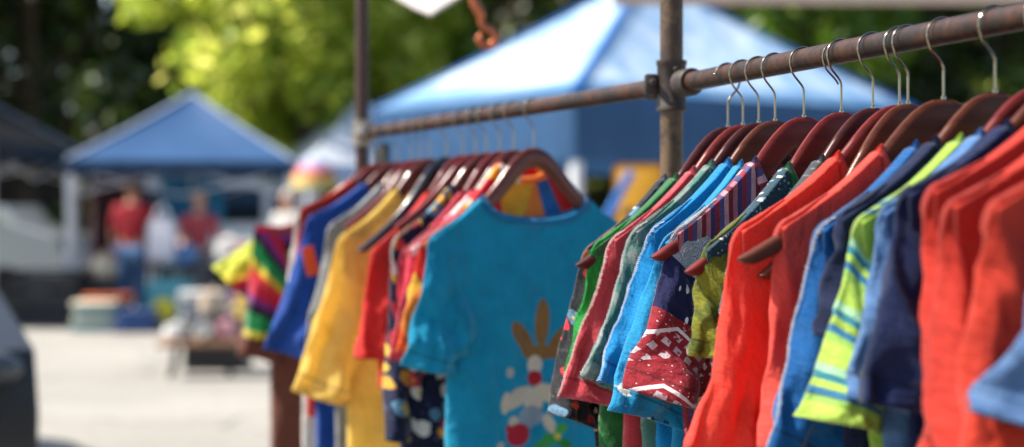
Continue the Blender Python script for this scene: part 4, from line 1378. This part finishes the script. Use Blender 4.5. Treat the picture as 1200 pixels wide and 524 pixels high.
ca, cb = at(188, 0, 23.0), at(262, 0, 23.2)
hung_cloth('bright blue cloth hung at the back of the small gazebo', (ca.x, ca.y, 0), (cb.x, cb.y, 0), 1.25, 1.85, canvas('azure_cloth', '2f86b8', .3), 1)
ca, cb = at(105, 0, 23.0), at(172, 0, 23.0)
hung_cloth('dark maroon cloth hung behind the person in red', (ca.x, ca.y, 0), (cb.x, cb.y, 0), .25, 1.85, canvas('maroon_cloth', '40242c', .1), 2)
ca, cb = at(-120, 0, 22.9), at(92, 0, 22.6)
hung_cloth('black sheet standing in for the shade at the back of the black gazebo', (ca.x, ca.y, 0), (cb.x, cb.y, 0), 1.45, 2.10, canvas('shade_sheet', '15171c', .03), 3)  # added dark sheet, stands in for the shade under the tent roof

# rainbow jumpers on their own low rail beyond the far post
RAILS['low'] = dict(x0=at(345, 0, 4.6).x + .10 * 4.6 + .24, k=-.10, ang=math.atan2(.10, .995), c=.995, s=.10)
low = empty('garment_rail', (rail_pt('low', 4.75).x, 4.75, 0))
tag(low, 'thin black garment rail carrying the rainbow jumpers', 'clothes rack')
mb = MB()
p0, p1 = rail_pt('low', 4.45) - low.location, rail_pt('low', 5.1) - low.location
mb.tube([p0, p1], .011, 12); mb.build('rail', dk_metal, low, True)
for p in (p0, p1):
    mb = MB(); mb.tube([(p.x, p.y, .02), (p.x, p.y, p.z)], .012, 10); mb.box((p.x, p.y, .015), (.5, .05, .03), 0, 0, .005); mb.build('upright', dk_metal, low)
for Z_, tip_, hem_, mt, lb, nm, W_, L_ in ((4.55, (300, 268), (288, 395), m_rainbow2, 'rainbow jumper with red and pale stripes at its shoulder', 'striped_jumper', .10, .30),
                                      (4.68, (298, 284), (250, 318), m_rainbow, 'rainbow jumper whose lime and red sleeve sticks out to the left', 'striped_jumper', .17, .34),
                                      (4.82, (305, 272), (280, 420), m_brownleg, 'brown twill coat hanging behind the rainbow jumpers', 'twill_coat', .12, 1.05)):
    garment('low', Z_, tip_, lb, 'jumper' if 'jumper' in nm else 'coat', mt, nm, m_rainbow_s if mt is m_rainbow else None, hem=hem_, L=L_, W=W_, dep=.035, seed=int(Z_ * 100) % 17, hlabel='dark hanger on the low rail holding the ' + ' '.join(lb.split()[:5]) + (' red' if 'lime' in lb else ''), hmat=MAHOG_FAR[0], group='garments on the low rail')


# rainbow parasol far off
um = empty('parasol', (at(369, 0, 19).x, 19, 0))
tag(um, 'small rainbow striped parasol open on a pole beyond the far post', 'parasol')
g = G('rainbow_canopy')
sz = g.n('ShaderNodeSeparateXYZ', {0: g.obj()}).outputs[2]
s_ = g.math('MULTIPLY_ADD', sz, 1 / .36, -1.60 / .36)
c_ = g.ramp(s_, [(0, rgb('b8a85c')), (.22, rgb('c9954a')), (.4, rgb('bf5a4c')), (.58, rgb('b9789a')), (.74, rgb('7f96bd')), (.88, rgb('a9b3c6'))], 'CONSTANT')
rb = g.done(g.n('ShaderNodeBsdfPrincipled', {'Base Color': c_, 'Roughness': .7}).outputs[0])
mb = MB()
mb.lathe([(.27, 1.60), (.262, 1.66), (.24, 1.74), (.20, 1.82), (.13, 1.90), (.02, 1.95), (.004, 1.96)], (0, 0, 0), 16)
mb.build('canopy', rb, um, True)
mb = MB(); mb.tube([(0, 0, 0), (0, 0, 1.99)], .013, 8); mb.build('pole', alu, um, True)

# yellow board with a blue diagonal band and dark knob, between the rack post and the turquoise shirt
bd = empty('display_board', (at(748, 0, 8.0).x, 8.0, 0), R(-6))
tag(bd, 'yellow orange display board with a dark knob, left of the clamp post', 'board')
mb = MB(); mb.box((0, 0, 1.24), (.24, .03, .50), 0, 0, .03); mb.build('board_panel', solid('amber_paint', 'd89a1e', .6), bd, True)
mb = MB(); mb.lathe([(.001, 0), (.022, 0), (.022, .012), (.012, .02), (.001, .021)], (-.045, -.017, 1.265), 20, 0, Matrix.Rotation(R(90), 4, 'X')); mb.build('knob', blk, bd, True)
mb = MB(); mb.box((-.125, -.006, 1.28), (.045, .03, .40), 0, 0, .008, Matrix.Rotation(R(28), 4, 'Y')); mb.build('blue_band', solid('blue_paint', '3f80d0', .6), bd)
mb = MB(); mb.box((0, .03, .55), (.04, .03, 1.1), 0, 0, .004); mb.box((0, .02, .02), (.3, .3, .03), 0, 0, .006); mb.build('stand', dk_metal, bd)

# pale awning edge high behind the near rail, white tarp corner, copper hook
aw = empty('stall_awning', (at(1010, 0, 7.5).x, 7.5, 0))
tag(aw, 'cream stall awning edge along the top right of the photo', 'awning')
mb = MB()
zb = 1.21 + (262 - 6) / F * 7.5
mb.box((.5, 0, zb + .05), (3.2, .05, .10), 0, 0, .012)
mb.build('front_beam', solid('cream_canvas_edge', 'b8a597', .8), aw)
mb = MB()
mb.add([(-1.1, 0, zb + .11), (2.1, 0, zb + .11), (2.1, 1.6, zb + .5), (-1.1, 1.6, zb + .5)], [(0, 1, 2, 3)])
mb.build('canopy', canvas('cream_canvas', 'b8a997', .3), aw)
for x in (2.05,):
    mb = MB(); mb.tube([(x, .04, 0), (x, .04, zb + .0)], .02, 8); mb.build('post', alu, aw, True)
mb = MB(); mb.tube([(2.05, 1.55, 0), (2.05, 1.55, zb + .45)], .02, 8); mb.build('post', alu, aw, True)

tp = at(504, 17, 4.3)
tarp = empty('canvas_tarp', tp)
tag(tarp, 'corner of a white canvas tarp dipping in at the top of the photo', 'tarp')
mb = MB()
n = 14
A = Vector((-.16, .02, .075)); B = Vector((.125, .02, .055)); 
vs, fs = [], []
for i in range(n + 1):
    for j in range(n + 1):
        a, b = i / n, j / n
        p = Vector((0, 0, 0)) + A * a * 3.2 + B * b * 3.2 + Vector((0, .5, .22)) * (a + b) * .6
        p.z += .012 * math.sin(a * 5) * math.sin(b * 4) - .02 * math.sin(math.pi * min(1, a * 3)) * (1 - b) * .6
        vs.append(p)
for i in range(n):
    for j in range(n):
        k = i * (n + 1) + j
        fs.append((k, k + 1, k + n + 2, k + n + 1))
mb.add(vs, fs)
o = mb.build('canvas_sheet', canvas('white_canvas', 'd8d2cf', .3), tarp, True)
mb = MB(); mb.tube([vs[i * (n + 1)] for i in range(n + 1)][::-1] + [vs[j] for j in range(1, n + 1)], .006, 6); mb.build('hem_cord', solid('cream_cord', 'c8beb6', .8), tarp, True)

hk = empty('hanging_hook', at(560, -6, 3.6))
tag(hk, 'copper coloured twisted hook hanging at the top centre', 'hook')
cop = solid('copper', 'b0623e', .3, .7, .15, 30)
mb = MB()
z = lambda px, py: at(px, py, 3.6) - hk.location
mb.tube([z(*p) for p in ((552, -20), (553, -6), (556, 4), (561, 12), (564, 20), (563, 27), (567, 32), (576, 36), (581, 43), (579, 51), (571, 55), (564, 52), (561, 46), (565, 42))], [.007, .009, .0105, .0110, .0085, .0065, .0080, .0090, .0092, .009, .0085, .0085, .009, .0095], 12)
mb.ball(z(562, 47), .010, 0, 2)
mb.build('hook_body', cop, hk, True)
mb = MB(); mb.tube([z(552, -20), z(552, -75)], .003, 6); mb.build('cord', solid('grey_cord', '6a625a', .8), hk, True)

# ------------------------------------------------------------------ trees
def leafmat(name, a, b, tcol, trans=.5, gloss=.35):
    g = G(name)
    rn = g.n('ShaderNodeNewGeometry').outputs['Random Per Island']
    c = g.ramp(rn, [(0, rgb(a)), (.7, rgb(a)), (.88, rgb(b)), (1, rgb(tcol))])
    p = g.n('ShaderNodeBsdfPrincipled', {'Base Color': c, 'Roughness': gloss})
    tr = g.n('ShaderNodeBsdfTranslucent', {'Color': g.ramp(g.math('FRACT', g.math('MULTIPLY', rn, 7.31)), [(0, rgb(a)), (.5, rgb(b)), (1, rgb(tcol))])})
    return g.done(g.n('ShaderNodeMixShader', {0: trans, 1: p.outputs[0], 2: tr.outputs[0]}).outputs[0])


lf_dark = leafmat('dark_leaves', '24381a', '3c5a22', '93a238', .3, .45)
lf_mid = leafmat('mid_leaves', '4a6a22', '64862a', 'a9c030', .5)
lf_bright = leafmat('bright_leaves', '84a02f', 'd0d455', 'fdf88a', .62, .36)
bark = solid('bark', '4a3a2c', .9, 0, .3, 6, .6)


def leaves(mb, n, centers, size, rnd, soft=.8):
    for _ in range(n):
        c, r = rnd.choice(centers)
        while True:
            p = Vector((rnd.uniform(-1, 1), rnd.uniform(-1, 1), rnd.uniform(-1, 1)))
            if .1 < p.length < 1: break
        p = p.normalized() * (p.length ** soft)
        q = Vector((c[0] + p.x * r, c[1] + p.y * r, c[2] + p.z * r * .8))
        if q.z < .3: continue
        s = size * rnd.uniform(.6, 1.4)
        a = Vector((rnd.gauss(0, 1), rnd.gauss(0, 1), rnd.gauss(0, 1))).normalized()
        b = a.orthogonal().normalized()
        b.rotate(Matrix.Rotation(rnd.uniform(0, 6.28), 3, a))
        d = a.cross(b)
        mb.add([q - b * s, q + d * s * .45 - b * .1 * s, q + b * s, q - d * s * .45 - b * .1 * s], [(0, 1, 2, 3)])


def tree(label, x, y, h, cr, mat, n=5200, low=.3, seed=0, size=.16, group='trees behind the tents', name='tree'):
    rnd = random.Random(seed)
    root = empty(name, (x, y, 0))
    tag(root, label, 'tree', group)
    mb = MB()
    th = h * .8
    pts = [(0, 0, -.1), (.05, .03, th * .25), (-.06, .05, th * .5), (.04, 0, th * .75), (0, 0, th)]
    mb.tube(pts, [h * .028, h * .022, h * .018, h * .012, h * .005], 10)
    cen = []
    for k in range(34):
        a = rnd.uniform(0, 6.28)
        zz = h * (low + (1 - low) * rnd.random())
        rr = cr * math.sqrt(rnd.random()) * (1 - .6 * max(0, zz / h - .55) / .45)
        p = (rr * math.cos(a), rr * math.sin(a), zz)
        cen.append((p, cr * rnd.uniform(.2, .5)))
        b = (0, 0, max(.6, zz - h * .18))
        mb.tube([b, ((p[0]) * .55, p[1] * .55, (b[2] + zz) / 2 + .1), p], [h * .010, h * .006, h * .002], 6)
    mb.build('trunk', bark, root, True)
    mb = MB()
    leaves(mb, n, cen, size, rnd)
    mb.build('crown', mat, root)


TREES = [  # px, distance, height, crown radius, material, low, label
    (40, 37, 10.5, 3.2, lf_dark, .12, 'dark dense tree above the black gazebo at the left edge'),
    (145, 38, 11, 3.4, lf_dark, .12, 'dark tree above the small navy gazebo'),
    (-90, 39, 11, 3.6, lf_dark, .15, 'dark tree half cut by the left edge'),
    (312, 28.0, 9.5, 1.9, lf_bright, .16, 'sunlit yellow green tree beside the dark trees, left of centre'),
    (372, 28.5, 9.5, 2.2, lf_bright, .04, 'bright yellow green tree left of the far post'),
    (432, 29.5, 8.5, 1.6, lf_bright, .05, 'yellow green tree straight behind the far post'),
    (545, 31, 10, 2.4, lf_mid, .15, 'mid green tree behind the copper hook'),
    (690, 36, 10, 3.2, lf_dark, .15, 'dark green tree above the big tent\'s peak'),
    (870, 30, 8, 1.9, lf_mid, .15, 'mid green tree just right of the clamp post'),
    (960, 28, 7.5, 1.5, lf_mid, .2, 'leafy green tree above the right slope of the big tent'),
    (1040, 33, 10, 3.2, lf_dark, .12, 'dark green tree behind the hanger hooks'),
    (1180, 33, 10, 3.2, lf_dark, .12, 'dark green tree at the right edge behind the rail'),
]
for i, (px, Y, h, cr, mt, lo, lb) in enumerate(TREES):
    tree(lb, at(px, 0, Y).x, Y, h, cr, mt, 6500, lo, 50 + i)
tree('low bright yellow green bush between the small gazebo and the far post', at(352, 0, 27.2).x, 27.2, 4.6, 1.3, lf_bright, 3600, .05, 91, .14)
tree('short bright green bush left of the far post, behind the cream tent', at(412, 0, 29.5).x, 29.3, 5.6, 1.2, lf_bright, 3600, .05, 92, .14)
# far wood behind everything
rnd = random.Random(3)
mb = MB()
cen = []
for k in range(150):
    cen.append(((rnd.uniform(-21, 21), rnd.uniform(43, 50), rnd.uniform(.5, 12)), rnd.uniform(1.4, 2.6)))
leaves(mb, 60000, cen, .34, rnd)
tag(mb.build('woods', lf_dark), kind='stuff')

# ------------------------------------------------------------------ light
SUN_AZ = Vector((-.99, .06, 0)).normalized()      # towards the sun: left of the frame and beyond the rack
SUN_EL = R(51)
sun_dir = Vector((SUN_AZ.x * math.cos(SUN_EL), SUN_AZ.y * math.cos(SUN_EL), math.sin(SUN_EL)))
sl = bpy.data.lights.new('sun', 'SUN')
sl.energy = 5.0
sl.angle = R(.53)
sl.color = (1.0, .93, .83)
so = bpy.data.objects.new('sun', sl)
COL.objects.link(so)
so.rotation_euler = sun_dir.to_track_quat('Z', 'Y').to_euler()
so.location = sun_dir * 30

w = bpy.data.worlds.new('World')
S.world = w
w.use_nodes = True
nt = w.node_tree
bg = nt.nodes['Background']
sky = nt.nodes.new('ShaderNodeTexSky')
sky.sky_type = 'NISHITA'
sky.sun_disc = False
sky.sun_elevation = SUN_EL
sky.sun_rotation = math.atan2(sun_dir.x, sun_dir.y)
sky.air_density = 1.0
sky.dust_density = 1.5
nt.links.new(sky.outputs[0], bg.inputs[0])
bg.inputs[1].default_value = .11

# ------------------------------------------------------------------ camera
cam = bpy.data.cameras.new('camera')
co = bpy.data.objects.new('camera', cam)
COL.objects.link(co)
co.location = (0, 0, EYE)
co.rotation_euler = (R(90), 0, 0)
cam.sensor_width = 36
cam.lens = 60
cam.clip_start = .05
cam.clip_end = 500
cam.dof.use_dof = True
cam.dof.focus_distance = 2.03
cam.dof.aperture_fstop = 2.7
cam.dof.aperture_blades = 0
S.camera = co

S.view_settings.view_transform = 'Standard'
S.view_settings.look = 'None'
S.view_settings.gamma = 1
S.view_settings.exposure = 1.12
S.render.engine = 'CYCLES'
S.cycles.use_denoising = True
S.cycles.max_bounces = 8
S.cycles.caustics_reflective = False
S.cycles.caustics_refractive = False
S.cycles.sample_clamp_indirect = 6
S.render.film_transparent = False
